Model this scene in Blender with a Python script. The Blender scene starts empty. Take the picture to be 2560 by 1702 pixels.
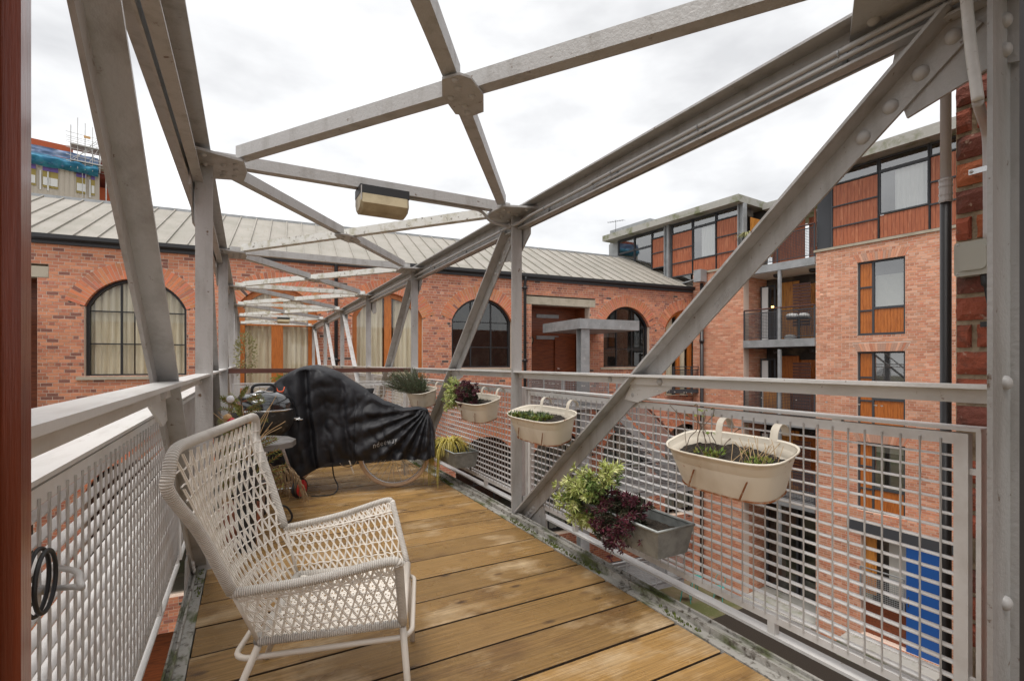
import bpy, math, random
from mathutils import Vector, Matrix, noise
S = bpy.context.scene
R = math.radians
# ------------------------------------------------------------------ camera, sky, sun, exposure
cam_d = bpy.data.cameras.new('camera'); cam = bpy.data.objects.new('camera', cam_d)
S.collection.objects.link(cam); S.camera = cam
cam.location = (0, 0, 1.16); cam.rotation_euler = (R(90), 0, R(-28.427))
cam_d.sensor_width = 36; cam_d.lens = 17.228; cam_d.shift_y = 0.0219
cam_d.clip_start = 0.02; cam_d.clip_end = 2000
S.render.resolution_x = 1024; S.render.resolution_y = 680
S.render.engine = 'CYCLES'
S.cycles.max_bounces = 8; S.cycles.transparent_max_bounces = 16
SUN_EL, SUN_AZ = R(70), R(232)          # azimuth clockwise from +Y: light from behind the camera, a little left
W = bpy.data.worlds.new('World'); S.world = W; W.use_nodes = True
nt = W.node_tree; nt.nodes.clear()
def wn(t, **k):
    n = nt.nodes.new(t)
    for a, b in k.items(): setattr(n, a, b)
    return n
wo = wn('ShaderNodeOutputWorld'); bg = wn('ShaderNodeBackground')
sky = wn('ShaderNodeTexSky', sky_type='NISHITA', sun_disc=False, sun_elevation=SUN_EL, sun_rotation=SUN_AZ)
skm = wn('ShaderNodeVectorMath', operation='SCALE'); skm.inputs['Scale'].default_value = 0.07
nt.links.new(sky.outputs[0], skm.inputs[0])
tc = wn('ShaderNodeTexCoord'); mp = wn('ShaderNodeMapping'); mp.inputs['Scale'].default_value = (1.3, 1.3, 3.2)
nz = wn('ShaderNodeTexNoise'); nz.inputs['Scale'].default_value = 1.5; nz.inputs['Detail'].default_value = 6; nz.inputs['Roughness'].default_value = .52
cr = wn('ShaderNodeValToRGB'); e = cr.color_ramp.elements
e[0].position = .35; e[0].color = (.43, .43, .433, 1); e[1].position = .60; e[1].color = (.72, .72, .715, 1)
nt.links.new(tc.outputs['Generated'], mp.inputs[0]); nt.links.new(mp.outputs[0], nz.inputs['Vector']); nt.links.new(nz.outputs['Fac'], cr.inputs[0])
mx = wn('ShaderNodeMix', data_type='RGBA'); mx.inputs['Factor'].default_value = .9     # nine tenths cloud
nt.links.new(skm.outputs[0], mx.inputs['A']); nt.links.new(cr.outputs[0], mx.inputs['B'])
nt.links.new(mx.outputs['Result'], bg.inputs['Color']); bg.inputs['Strength'].default_value = 1.0
nt.links.new(bg.outputs[0], wo.inputs[0])
sd = bpy.data.lights.new('sun', 'SUN'); sd.energy = 1.5; sd.angle = R(28); sd.color = (1, .965, .92)
so = bpy.data.objects.new('sun', sd); S.collection.objects.link(so)
so.rotation_euler = (R(90) - SUN_EL, 0, -SUN_AZ + R(180)); so.location = (-20, -30, 40)
S.view_settings.view_transform = 'Standard'; S.view_settings.look = 'None'
S.view_settings.exposure = 0.97; S.view_settings.gamma = 1.0; S.view_settings.use_curve_mapping = False
EYE = 1.16
rnd = random.Random(7)
# ------------------------------------------------------------------ materials
MAT = {}
def mat(name, col=(.5, .5, .5), rough=.6, metal=0.0, n1=None, n2=None, bump=None, spec=.5, attr=False, objrand=0.0, coat=0.0, sheen=0):
    """n1/n2: (scale, colour, lo, hi[, stretch]) noise layers mixed over the base; bump: (scale, strength[, stretch])"""
    m = bpy.data.materials.new(name); m.use_nodes = True; t = m.node_tree; b = t.nodes['Principled BSDF']
    L = t.links.new
    def nd(k, **kw):
        n = t.nodes.new(k)
        for a, c in kw.items(): setattr(n, a, c)
        return n
    b.inputs['Roughness'].default_value = rough; b.inputs['Metallic'].default_value = metal
    b.inputs['Specular IOR Level'].default_value = spec; b.inputs['Coat Weight'].default_value = coat; b.inputs['Coat Roughness'].default_value = .15
    geo = nd('ShaderNodeNewGeometry'); oi = nd('ShaderNodeObjectInfo')
    ad = nd('ShaderNodeVectorMath', operation='MULTIPLY_ADD')
    L(oi.outputs['Random'], ad.inputs[0]); ad.inputs[1].default_value = (37, 17, 23); L(geo.outputs['Position'], ad.inputs[2])
    vec = ad.outputs[0]
    if attr:
        at = nd('ShaderNodeVertexColor', layer_name='tint'); cur = at.outputs['Color']
    else:
        c0 = nd('ShaderNodeRGB'); c0.outputs[0].default_value = (*col, 1); cur = c0.outputs[0]
    if objrand:
        h = nd('ShaderNodeHueSaturation'); mr = nd('ShaderNodeMapRange'); L(oi.outputs['Random'], mr.inputs[0])
        mr.inputs[3].default_value = 1 - objrand; mr.inputs[4].default_value = 1 + objrand
        L(mr.outputs[0], h.inputs['Value']); L(cur, h.inputs['Color']); cur = h.outputs[0]
    def nzt(sc, stretch=None, det=5, rough_=.6):
        n = nd('ShaderNodeTexNoise'); n.inputs['Scale'].default_value = sc; n.inputs['Detail'].default_value = det; n.inputs['Roughness'].default_value = rough_
        if stretch:
            mpn = nd('ShaderNodeMapping'); mpn.inputs['Scale'].default_value = stretch; L(vec, mpn.inputs[0]); L(mpn.outputs[0], n.inputs['Vector'])
        else: L(vec, n.inputs['Vector'])
        return n.outputs['Fac']
    for ly in (n1, n2):
        if not ly: continue
        f = nzt(ly[0], ly[4] if len(ly) > 4 else None)
        mr = nd('ShaderNodeMapRange'); mr.inputs[1].default_value = ly[2]; mr.inputs[2].default_value = ly[3]; L(f, mr.inputs[0])
        mxn = nd('ShaderNodeMix', data_type='RGBA'); L(mr.outputs[0], mxn.inputs['Factor']); L(cur, mxn.inputs['A']); mxn.inputs['B'].default_value = (*ly[1], 1); cur = mxn.outputs['Result']
    L(cur, b.inputs['Base Color'])
    if bump:
        f = nzt(bump[0], bump[2] if len(bump) > 2 else None, 4)
        bp = nd('ShaderNodeBump'); bp.inputs['Strength'].default_value = bump[1]; bp.inputs['Distance'].default_value = .01
        L(f, bp.inputs['Height']); L(bp.outputs[0], b.inputs['Normal'])
    MAT[name] = m; return m
mat('steel', (.42, .41, .40), .40, n1=(5, (.30, .285, .265), .48, .72, (2.5, 2.5, .5)), n2=(26, (.13, .075, .04), .655, .73), bump=(70, .25))
mat('steel_aged', (.66, .65, .61), .6, n1=(9, (.38, .35, .24), .50, .70), n2=(22, (.11, .08, .045), .60, .70), bump=(60, .3))
mat('rail_top', (.66, .65, .63), .35, n1=(6, (.5, .48, .45), .5, .75, (3, .6, 1)), n2=(38, (.2, .13, .08), .66, .74), bump=(50, .15))
mat('rod', (.52, .505, .485), .5, n1=(6, (.40, .37, .34), .45, .8)); mat('grating', (.68, .67, .655), .45, n1=(6, (.5, .46, .42), .45, .8))
mat('kerb', (.36, .345, .315), .7, n1=(7, (.085, .10, .03), .50, .64, (1.6, .55, 1)), n2=(34, (.06, .045, .03), .52, .68), bump=(60, .7))
mat('moss', (.13, .16, .03), .95, n1=(30, (.06, .06, .02), .5, .7), bump=(120, .8))
mat('rivet', (.45, .44, .43), .4)
mat('gap', (.03, .025, .02), .9); mat('plank_edge', (.045, .026, .014), .9, n1=(30, (.09, .055, .03), .5, .7))  # plank_edge: dirt-dark board sides, also painting shade into the lit gaps
# brick, stone, mortar
mat('brick_old', rough=.9, attr=True, n1=(7, (.22, .09, .06), .60, .88), n2=(45, (.52, .31, .23), .60, .82), bump=(55, .6))
mat('brick_new', rough=.9, attr=True, n1=(50, (.50, .30, .22), .6, .85), bump=(60, .4))
mat('brick_near', rough=.92, attr=True, n1=(11, (.08, .045, .033), .52, .68), n2=(30, (.50, .36, .27), .63, .72), bump=(70, .9))
mat('mortar_old', (.60, .47, .38), .95, n1=(8, (.46, .34, .26), .5, .75), bump=(70, .5))
mat('mortar_new', (.66, .52, .43), .95, bump=(70, .4))
mat('mortar_near', (.40, .31, .21), .95, n1=(25, (.27, .2, .13), .45, .7), bump=(60, .9))
mat('stone', (.42, .37, .29), .9, n1=(4, (.30, .26, .19), .45, .75), bump=(40, .3))
mat('concrete', (.36, .35, .32), .85, n1=(1.6, (.16, .17, .09), .50, .68), n2=(10, (.48, .46, .42), .55, .8), bump=(25, .3))
mat('roof_metal', (.31, .285, .25), .65, n1=(1.2, (.24, .225, .19), .4, .7), n2=(7, (.22, .19, .14), .56, .8, (2.5, .35, .35)), bump=(8, .1), objrand=.05)
mat('black_iron', (.018, .018, .02), .45)
mat('frame_grey', (.065, .068, .075), .7, spec=.25)
mat('zinc', (.34, .35, .36), .5, metal=.25, n1=(3, (.24, .25, .25), .4, .7), n2=(9, (.5, .5, .5), .6, .8))
mat('galv', (.33, .35, .34), .5, metal=.45, n1=(16, (.20, .21, .20), .4, .7), bump=(20, .1))
def glass(name, tint, refl):
    m = bpy.data.materials.new(name); m.use_nodes = True; t = m.node_tree; t.nodes.clear(); L = t.links.new
    o = t.nodes.new('ShaderNodeOutputMaterial'); tr = t.nodes.new('ShaderNodeBsdfTransparent'); gl = t.nodes.new('ShaderNodeBsdfGlossy')
    tr.inputs[0].default_value = (*tint, 1); gl.inputs['Roughness'].default_value = .02
    ge = t.nodes.new('ShaderNodeNewGeometry'); dt = t.nodes.new('ShaderNodeVectorMath'); dt.operation = 'DOT_PRODUCT'; L(ge.outputs['Normal'], dt.inputs[0]); L(ge.outputs['Incoming'], dt.inputs[1])
    def ma(op, a, b=None):
        n = t.nodes.new('ShaderNodeMath'); n.operation = op
        for i, v in enumerate((a, b)):
            if v is None: continue
            if isinstance(v, (int, float)): n.inputs[i].default_value = v
            else: L(v, n.inputs[i])
        return n.outputs[0]
    f0 = ((refl - 1) / (refl + 1)) ** 2 * 1.8; sch = ma('ADD', ma('MULTIPLY', ma('POWER', ma('SUBTRACT', 1.0, ma('ABSOLUTE', dt.outputs['Value'])), 5.0), 1 - f0), f0)   # Schlick, the same from both sides
    mxs = t.nodes.new('ShaderNodeMixShader'); L(sch, mxs.inputs[0]); L(tr.outputs[0], mxs.inputs[1]); L(gl.outputs[0], mxs.inputs[2]); L(mxs.outputs[0], o.inputs[0]); MAT[name] = m
glass('glass', (.88, .885, .86), 1.5); glass('glass_dark', (.62, .65, .64), 1.6); glass('glass_sky', (.7, .73, .73), 2.3)
mat('curtain', (.86, .79, .64), .9, n1=(3, (.64, .55, .39), .42, .68, (4, 4, .25)))
mat('curtain_white', (.75, .73, .70), .9)
mat('blind', (.55, .53, .47), .7)
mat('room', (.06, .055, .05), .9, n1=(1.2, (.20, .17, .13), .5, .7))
mat('timber_orange', (.50, .155, .028), .42, n1=(6, (.30, .08, .014), .45, .75, (5, 5, .6)), bump=(40, .15, (5, 5, .5)))
mat('timber_clad', (.36, .105, .042), .5, n1=(5, (.24, .06, .025), .45, .72, (4, 4, .5)), n2=(3, (.54, .22, .11), .55, .8, (4, 4, .6)), objrand=.15)
mat('timber_honey', (.60, .25, .045), .5, n1=(5, (.28, .09, .02), .45, .72, (4, 4, .5)), objrand=.1)
mat('timber_porch', (.24, .062, .02), .45, n1=(5, (.10, .026, .012), .45, .7, (.5, 4, 6)))
mat('timber_rail', (.135, .05, .035), .45, n1=(8, (.07, .03, .02), .45, .7, (.5, 4, 4)))
mat('door_varnish', (.22, .042, .014), .28, n1=(7, (.12, .022, .008), .42, .7, (6, 6, .35)), coat=.5, bump=(60, .1, (8, 8, .3)))
mat('blue_paint', (.012, .09, .34), .5)
mat('paving', (.16, .13, .08), .85, n1=(.8, (.085, .095, .03), .45, .62), n2=(14, (.24, .21, .15), .58, .8), bump=(30, .4))
mat('soil', (.022, .016, .011), .95, n1=(60, (.06, .045, .03), .5, .75), bump=(90, 1))
# deck boards
def deck_mat():
    m = mat('deck_board', (.385, .222, .075), .34, n1=(1.9, (.14, .068, .024), .50, .70, (1, 1.8, 1)), n2=(2.4, (.60, .44, .26), .54, .74, (1, 1.7, 1)), bump=(16, .45, (.6, 26, 1)), objrand=.30, spec=.5)
    t = m.node_tree; b = t.nodes['Principled BSDF']; L = t.links.new
    prev = b.inputs['Base Color'].links[0].from_socket
    vec = [n for n in t.nodes if n.type == 'VECT_MATH'][0].outputs[0]
    mpn = t.nodes.new('ShaderNodeMapping'); mpn.inputs['Scale'].default_value = (2.2, 150, 20); L(vec, mpn.inputs[0])
    g = t.nodes.new('ShaderNodeTexNoise'); g.inputs['Scale'].default_value = 1; g.inputs['Detail'].default_value = 4; g.inputs['Distortion'].default_value = 1.2; L(mpn.outputs[0], g.inputs['Vector'])
    mr = t.nodes.new('ShaderNodeMapRange'); mr.inputs[1].default_value = .36; mr.inputs[2].default_value = .72; mr.inputs[3].default_value = .66; mr.inputs[4].default_value = 1.16; L(g.outputs['Fac'], mr.inputs[0])
    mm = t.nodes.new('ShaderNodeMix'); mm.data_type = 'RGBA'; mm.blend_type = 'MULTIPLY'; mm.inputs['Factor'].default_value = 1
    L(prev, mm.inputs['A']); L(mr.outputs[0], mm.inputs['B'])
    # knots
    vo = t.nodes.new('ShaderNodeTexVoronoi'); vo.voronoi_dimensions = '2D'; vo.inputs['Scale'].default_value = 1; mpk = t.nodes.new('ShaderNodeMapping'); mpk.inputs['Scale'].default_value = (2.9, 6.4, 4); L(vec, mpk.inputs[0]); L(mpk.outputs[0], vo.inputs['Vector'])
    mk = t.nodes.new('ShaderNodeMapRange'); mk.inputs[1].default_value = .035; mk.inputs[2].default_value = .12; mk.inputs[3].default_value = .85; mk.inputs[4].default_value = 0; L(vo.outputs['Distance'], mk.inputs[0])
    sp = t.nodes.new('ShaderNodeSeparateColor'); L(vo.outputs['Color'], sp.inputs[0]); th_ = t.nodes.new('ShaderNodeMapRange'); th_.inputs[1].default_value = .45; th_.inputs[2].default_value = .8; L(sp.outputs[0], th_.inputs[0]); mu = t.nodes.new('ShaderNodeMath'); mu.operation = 'MULTIPLY'; L(mk.outputs[0], mu.inputs[0]); L(th_.outputs[0], mu.inputs[1])
    m2 = t.nodes.new('ShaderNodeMix'); m2.data_type = 'RGBA'; L(mu.outputs[0], m2.inputs['Factor']); L(mm.outputs['Result'], m2.inputs['A']); m2.inputs['B'].default_value = (.055, .028, .014, 1)
    L(m2.outputs['Result'], b.inputs['Base Color'])
    # wet patches
    w = t.nodes.new('ShaderNodeTexNoise'); w.inputs['Scale'].default_value = 2.6; w.inputs['Detail'].default_value = 4; geo = [n for n in t.nodes if n.type == 'NEW_GEOMETRY'][0]; L(geo.outputs['Position'], w.inputs['Vector'])
    mw = t.nodes.new('ShaderNodeMapRange'); mw.inputs[1].default_value = .40; mw.inputs[2].default_value = .62; mw.inputs[3].default_value = .13; mw.inputs[4].default_value = .42; L(w.outputs['Fac'], mw.inputs[0]); L(mw.outputs[0], b.inputs['Roughness'])
deck_mat()
# things
def wrap_mat():
    m = mat('wicker_wrap', (.76, .71, .645), .6, n1=(16, (.62, .565, .50), .5, .75)); t = m.node_tree; b = t.nodes['Principled BSDF']; L = t.links.new
    uv = t.nodes.new('ShaderNodeUVMap'); wv = t.nodes.new('ShaderNodeTexWave'); wv.bands_direction = 'Y'; wv.inputs['Scale'].default_value = 52; wv.inputs['Distortion'].default_value = .6
    L(uv.outputs[0], wv.inputs['Vector']); bp = t.nodes.new('ShaderNodeBump'); bp.inputs['Strength'].default_value = .9; bp.inputs['Distance'].default_value = .003
    L(wv.outputs['Fac'], bp.inputs['Height']); L(bp.outputs[0], b.inputs['Normal'])
    mr = t.nodes.new('ShaderNodeMapRange'); mr.inputs[3].default_value = .72; L(wv.outputs['Fac'], mr.inputs[0]); pv = b.inputs['Base Color'].links[0].from_socket
    mm = t.nodes.new('ShaderNodeMix'); mm.data_type = 'RGBA'; mm.blend_type = 'MULTIPLY'; mm.inputs['Factor'].default_value = 1; L(pv, mm.inputs['A']); L(mr.outputs[0], mm.inputs['B']); L(mm.outputs['Result'], b.inputs['Base Color'])
wrap_mat()
mat('wicker', (.80, .75, .68), .55, n1=(30, (.66, .60, .53), .5, .75))
mat('chair_tube', (.60, .54, .47), .4)
mat('enamel_black', (.008, .008, .009), .08, coat=1, n1=(60, (.05, .05, .05), .66, .8))
mat('enamel_dull', (.02, .02, .021), .45, n1=(25, (.12, .12, .12), .56, .8))
mat('chrome', (.62, .62, .62), .2, metal=1); mat('spoke', (.72, .72, .72), .35, metal=.3)
mat('black_plastic', (.015, .015, .016), .5)
mat('red_plastic', (.55, .015, .02), .4)
mat('alu_leg', (.50, .42, .39), .4, metal=.4)
mat('table_grey', (.20, .185, .175), .6, n1=(12, (.13, .12, .11), .45, .7))
mat('cover', (.013, .013, .016), .56, n1=(8, (.022, .022, .026), .45, .7), bump=(38, .3), spec=.35)
mat('print_white', (.42, .42, .42), .6)
mat('orange_cord', (.75, .10, .02), .5)
mat('tyre_tan', (.74, .53, .36), .75, bump=(60, .4))
mat('bike_paint', (.62, .40, .38), .4)
mat('cream', (.74, .675, .565), .42, n1=(5, (.58, .50, .39), .48, .74, (1, 1, .5)), n2=(17, (.32, .13, .045), .655, .73), coat=.1)
mat('rust', (.25, .09, .03), .9, n1=(30, (.5, .4, .28), .5, .7))
mat('lamp_cream', (.45, .375, .235), .45, n1=(7, (.27, .21, .12), .45, .75))
mat('conduit', (.40, .385, .37), .45)
mat('box_grey', (.40, .385, .33), .5)
mat('pvc_grey', (.50, .475, .475), .4); mat('pvc_black', (.03, .027, .028), .4)
mat('terracotta', (.30, .10, .05), .8)
def leaf(name, c, c2, rough=.55): mat(name, c, rough, n1=(35, c2, .45, .62), spec=.35)
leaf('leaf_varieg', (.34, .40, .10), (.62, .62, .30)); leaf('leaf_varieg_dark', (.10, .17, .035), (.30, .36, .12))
leaf('leaf_purple', (.055, .014, .022), (.12, .02, .035)); leaf('leaf_darkgreen', (.03, .04, .02), (.06, .05, .03))
leaf('leaf_rosemary', (.075, .115, .06), (.16, .2, .11)); leaf('leaf_gold', (.42, .34, .05), (.56, .48, .16)); leaf('leaf_moss', (.13, .22, .035), (.26, .2, .05))
leaf('leaf_spruce', (.15, .17, .03), (.26, .26, .07)); leaf('leaf_dead', (.22, .14, .07), (.36, .26, .15)); leaf('leaf_olive', (.24, .24, .09), (.38, .34, .18))
mat('twig', (.11, .075, .05), .8); mat('twig_red', (.27, .08, .03), .8); mat('straw', (.46, .32, .17), .8)
mat('bauble_white', (.72, .72, .76), .25); mat('bauble_red', (.45, .01, .03), .25); mat('bauble_gold', (.55, .33, .14), .3)
mat('clad_beige', (.50, .44, .37), .6); mat('clad_orange', (.42, .09, .03), .8, n1=(20, (.34, .07, .025), .4, .7))
mat('net_blue', (.01, .13, .24), .7, n1=(1.2, (.05, .28, .42), .45, .65), n2=(3, (.14, .2, .4), .55, .7)); mat('net_light', (.12, .19, .34), .7, n1=(1.5, (.3, .36, .5), .45, .7))
mat('scaff', (.45, .44, .43), .5); mat('brick_bg', (.22, .05, .035), .9); mat('hoard', (.34, .26, .08), .8); mat('purple_board', (.16, .10, .33), .8); mat('white_board', (.7, .69, .68), .7)
mat('turquoise', (.02, .36, .33), .5)
mat('lit_lamp', (1, .6, .2), .5); b_ = MAT['lit_lamp'].node_tree.nodes['Principled BSDF']; b_.inputs['Emission Color'].default_value = (1, .55, .15, 1); b_.inputs['Emission Strength'].default_value = 4
def brick_tex():
    m = mat('brick_far', (.4, .15, .09), .9); t = m.node_tree; b = t.nodes['Principled BSDF']; n = t.nodes.new('ShaderNodeTexBrick'); n.inputs['Scale'].default_value = 1; n.inputs['Brick Width'].default_value = .236; n.inputs['Row Height'].default_value = .0867; n.inputs['Mortar Size'].default_value = .008
    n.inputs['Color1'].default_value = (.45, .16, .09, 1); n.inputs['Color2'].default_value = (.34, .12, .08, 1); n.inputs['Mortar'].default_value = (.55, .43, .35, 1)
    g = t.nodes.new('ShaderNodeNewGeometry'); sx = t.nodes.new('ShaderNodeSeparateXYZ'); cx = t.nodes.new('ShaderNodeCombineXYZ'); t.links.new(g.outputs['Position'], sx.inputs[0]); t.links.new(sx.outputs[0], cx.inputs[0]); t.links.new(sx.outputs[2], cx.inputs[1]); t.links.new(cx.outputs[0], n.inputs['Vector']); t.links.new(n.outputs[0], b.inputs['Base Color'])
brick_tex()
mat('water_drop', (.9, .9, .9), .05)
mat('tent_white', (.72, .72, .71), .7)
# ------------------------------------------------------------------ mesh helpers
BASE = {}
def tag(o, label=None, cat=None, group=None, kind=None):
    for k, v in (('label', label), ('category', cat), ('group', group), ('kind', kind)):
        if v: o[k] = v
    return o
def thing(name, loc, label, cat, group=None):
    o = bpy.data.objects.new(name, None); S.collection.objects.link(o); o.location = loc; o.empty_display_size = .1
    BASE[o] = Vector(loc); return tag(o, label, cat, group)
class MB:
    def __init__(s): s.v = []; s.f = []; s.c = []; s.uv = {}; s.col = None
    def add(s, vs, fs):
        n = len(s.v); s.v += [tuple(v) for v in vs]; s.f += [tuple(i + n for i in f) for f in fs]; s.c += [s.col] * len(fs); return s
    def hexa(s, p): return s.add(p, [(0, 3, 2, 1), (4, 5, 6, 7), (0, 1, 5, 4), (1, 2, 6, 5), (2, 3, 7, 6), (3, 0, 4, 7)])
    def box(s, x0, x1, y0, y1, z0, z1): return s.hexa([(x0, y0, z0), (x1, y0, z0), (x1, y1, z0), (x0, y1, z0), (x0, y0, z1), (x1, y0, z1), (x1, y1, z1), (x0, y1, z1)])
    def pbox(s, M, a0, a1, z0, z1, o0, o1): return s.hexa([M(a0, z0, o0), M(a1, z0, o0), M(a1, z0, o1), M(a0, z0, o1), M(a0, z1, o0), M(a1, z1, o0), M(a1, z1, o1), M(a0, z1, o1)])
    def bar(s, p, q, w, h, up=(0, 0, 1)):
        p, q = Vector(p), Vector(q); d = (q - p).normalized(); x = d.cross(Vector(up)).normalized(); y = x.cross(d)
        a, b = x * w / 2, y * h / 2
        return s.hexa([p - a - b, p + a - b, p + a + b, p - a + b, q - a - b, q + a - b, q + a + b, q - a + b])
    def sweep(s, p, q, poly, X, Y):
        """extrude polygon (list of (a,b) in axes X,Y) from p to q"""
        p, q, X, Y = Vector(p), Vector(q), Vector(X), Vector(Y); n = len(poly)
        vs = [p + X * a + Y * b for a, b in poly] + [q + X * a + Y * b for a, b in poly]
        return s.add(vs, [tuple(range(n))[::-1], tuple(range(n, 2 * n))] + [(i, (i + 1) % n, n + (i + 1) % n, n + i) for i in range(n)])
    def tube(s, pts, r, sides=8, closed=False, cap=True, uv=False, squash=1):
        pts = [Vector(p) for p in pts]; n = len(pts); rs = list(r)[:n] if isinstance(r, (list, tuple)) else [r] * n
        rs += [rs[-1]] * (n - len(rs))
        base = len(s.v); up = None; acc = 0; lens = []
        for i, p in enumerate(pts):
            a = pts[i - 1] if i or closed else p; b = pts[(i + 1) % n] if i < n - 1 or closed else p
            d = (b - a); d = d.normalized() if d.length > 1e-9 else Vector((0, 0, 1))
            if up is None:
                up = Vector((0, 0, 1)) if abs(d.z) < .9 else Vector((1, 0, 0))
            x = d.cross(up); x = x.normalized() if x.length > 1e-6 else d.orthogonal().normalized(); up = x.cross(d)
            if i: acc += (p - pts[i - 1]).length
            lens.append(acc)
            for k in range(sides):
                t = 2 * math.pi * k / sides; s.v.append(tuple(p + x * math.cos(t) * rs[i] + up * math.sin(t) * rs[i] * squash))
        for i in range(n if closed else n - 1):
            j = (i + 1) % n
            for k in range(sides):
                l = (k + 1) % sides
                if uv: s.uv[len(s.f)] = [(k / sides, lens[i]), ((k + 1) / sides, lens[i]), ((k + 1) / sides, lens[j]), (k / sides, lens[j])]
                s.f.append((base + i * sides + k, base + i * sides + l, base + j * sides + l, base + j * sides + k)); s.c.append(s.col)
        if cap and not closed:
            s.f.append(tuple(base + k for k in range(sides))[::-1]); s.f.append(tuple(base + (n - 1) * sides + k for k in range(sides))); s.c += [s.col] * 2
        return s
    def lathe(s, c, prof, n=24, axis='z', sx=1, sy=1):
        c = Vector(c); base = len(s.v)
        for r, h in prof:
            for k in range(n):
                t = 2 * math.pi * k / n; a, b = r * math.cos(t) * sx, r * math.sin(t) * sy
                s.v.append(tuple(c + (Vector((a, b, h)) if axis == 'z' else Vector((h, a, b)) if axis == 'x' else Vector((a, h, b)))))
        for i in range(len(prof) - 1):
            for k in range(n):
                l = (k + 1) % n; s.f.append((base + i * n + k, base + i * n + l, base + (i + 1) * n + l, base + (i + 1) * n + k)); s.c.append(s.col)
        return s
    def disc(s, c, ax, prof, n=24):
        ax = Vector(ax).normalized(); x = ax.orthogonal().normalized(); y = ax.cross(x); c = Vector(c); base = len(s.v)
        for r, h in prof:
            for k in range(n): t = 2 * math.pi * k / n; s.v.append(tuple(c + (x * math.cos(t) + y * math.sin(t)) * r + ax * h))
        for i in range(len(prof) - 1):
            for k in range(n): l = (k + 1) % n; s.f.append((base + i * n + k, base + i * n + l, base + (i + 1) * n + l, base + (i + 1) * n + k)); s.c.append(s.col)
        return s
    def dome(s, p, r, nrm, flat=.62, seg=10):
        nrm = Vector(nrm).normalized(); x = nrm.orthogonal().normalized(); y = nrm.cross(x); p = Vector(p); base = len(s.v)
        rings = [(1, 0), (.92, .38), (.71, .71), (.38, .92)]
        for a, h in rings:
            for k in range(seg):
                t = 2 * math.pi * k / seg; s.v.append(tuple(p + (x * math.cos(t) + y * math.sin(t)) * r * a + nrm * r * flat * h))
        s.v.append(tuple(p + nrm * r * flat))
        for i in range(3):
            for k in range(seg): l = (k + 1) % seg; s.f.append((base + i * seg + k, base + i * seg + l, base + (i + 1) * seg + l, base + (i + 1) * seg + k)); s.c.append(s.col)
        for k in range(seg): s.f.append((base + 3 * seg + k, base + 3 * seg + (k + 1) % seg, base + 4 * seg)); s.c.append(s.col)
        return s
    def grid(s, fn, nu, nv):
        base = len(s.v)
        for j in range(nv + 1):
            for i in range(nu + 1): s.v.append(tuple(fn(i / nu, j / nv)))
        for j in range(nv):
            for i in range(nu):
                a = base + j * (nu + 1) + i; s.f.append((a, a + 1, a + nu + 2, a + nu + 1)); s.c.append(s.col)
        return s
    def mesh(s, name, base=Vector()):
        me = bpy.data.meshes.new(name); me.from_pydata([(v[0] - base[0], v[1] - base[1], v[2] - base[2]) for v in s.v], [], s.f)
        if s.uv:
            ul = me.uv_layers.new(name='UVMap')
            for fi, uvs in s.uv.items():
                for li, u in zip(me.polygons[fi].loop_indices, uvs): ul.data[li].uv = u
        if any(c is not None for c in s.c):
            ca = me.color_attributes.new('tint', 'FLOAT_COLOR', 'CORNER'); buf = []
            for p, c in zip(me.polygons, s.c): buf += list((*(c or (.5, .5, .5)), 1)) * p.loop_total
            ca.data.foreach_set('color', buf)
        return me
    def build(s, name, m, parent=None, smooth=False, label=None, kind=None):
        base = Vector()
        if parent is not None: base = BASE[parent]
        me = s.mesh(name, base); me.materials.append(MAT[m])
        if smooth: me.polygons.foreach_set('use_smooth', [True] * len(me.polygons))
        o = bpy.data.objects.new(name, me); S.collection.objects.link(o)
        if parent is not None: o.parent = parent; BASE[o] = base
        else: BASE[o] = Vector()
        return tag(o, label, None, None, kind)
def inst(name, me, parent, loc, rot=None, mtx=None):
    o = bpy.data.objects.new(name, me); S.collection.objects.link(o); o.parent = parent
    if mtx is not None: o.matrix_local = mtx
    else:
        o.location = Vector(loc) - BASE[parent]
        if rot: o.rotation_euler = rot
    return o
def lerp(a, b, t): return a + (b - a) * t
def V(*a): return Vector(a)
def arc(c, r, a0, a1, n, X, Y): return [Vector(c) + Vector(X) * r * math.cos(R(lerp(a0, a1, i / n))) + Vector(Y) * r * math.sin(R(lerp(a0, a1, i / n))) for i in range(n + 1)]
def spline(pts, n=8):
    """Catmull-Rom through points"""
    P = [Vector(p) for p in pts]; P = [P[0] * 2 - P[1]] + P + [P[-1] * 2 - P[-2]]; out = []
    for i in range(1, len(P) - 2):
        for k in range(n):
            t = k / n; a, b, c, d = P[i - 1], P[i], P[i + 1], P[i + 2]
            out.append(.5 * ((2 * b) + (c - a) * t + (2 * a - 5 * b + 4 * c - d) * t * t + (3 * b - a - 3 * c + d) * t ** 3))
    out.append(P[-2]); return out
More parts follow.
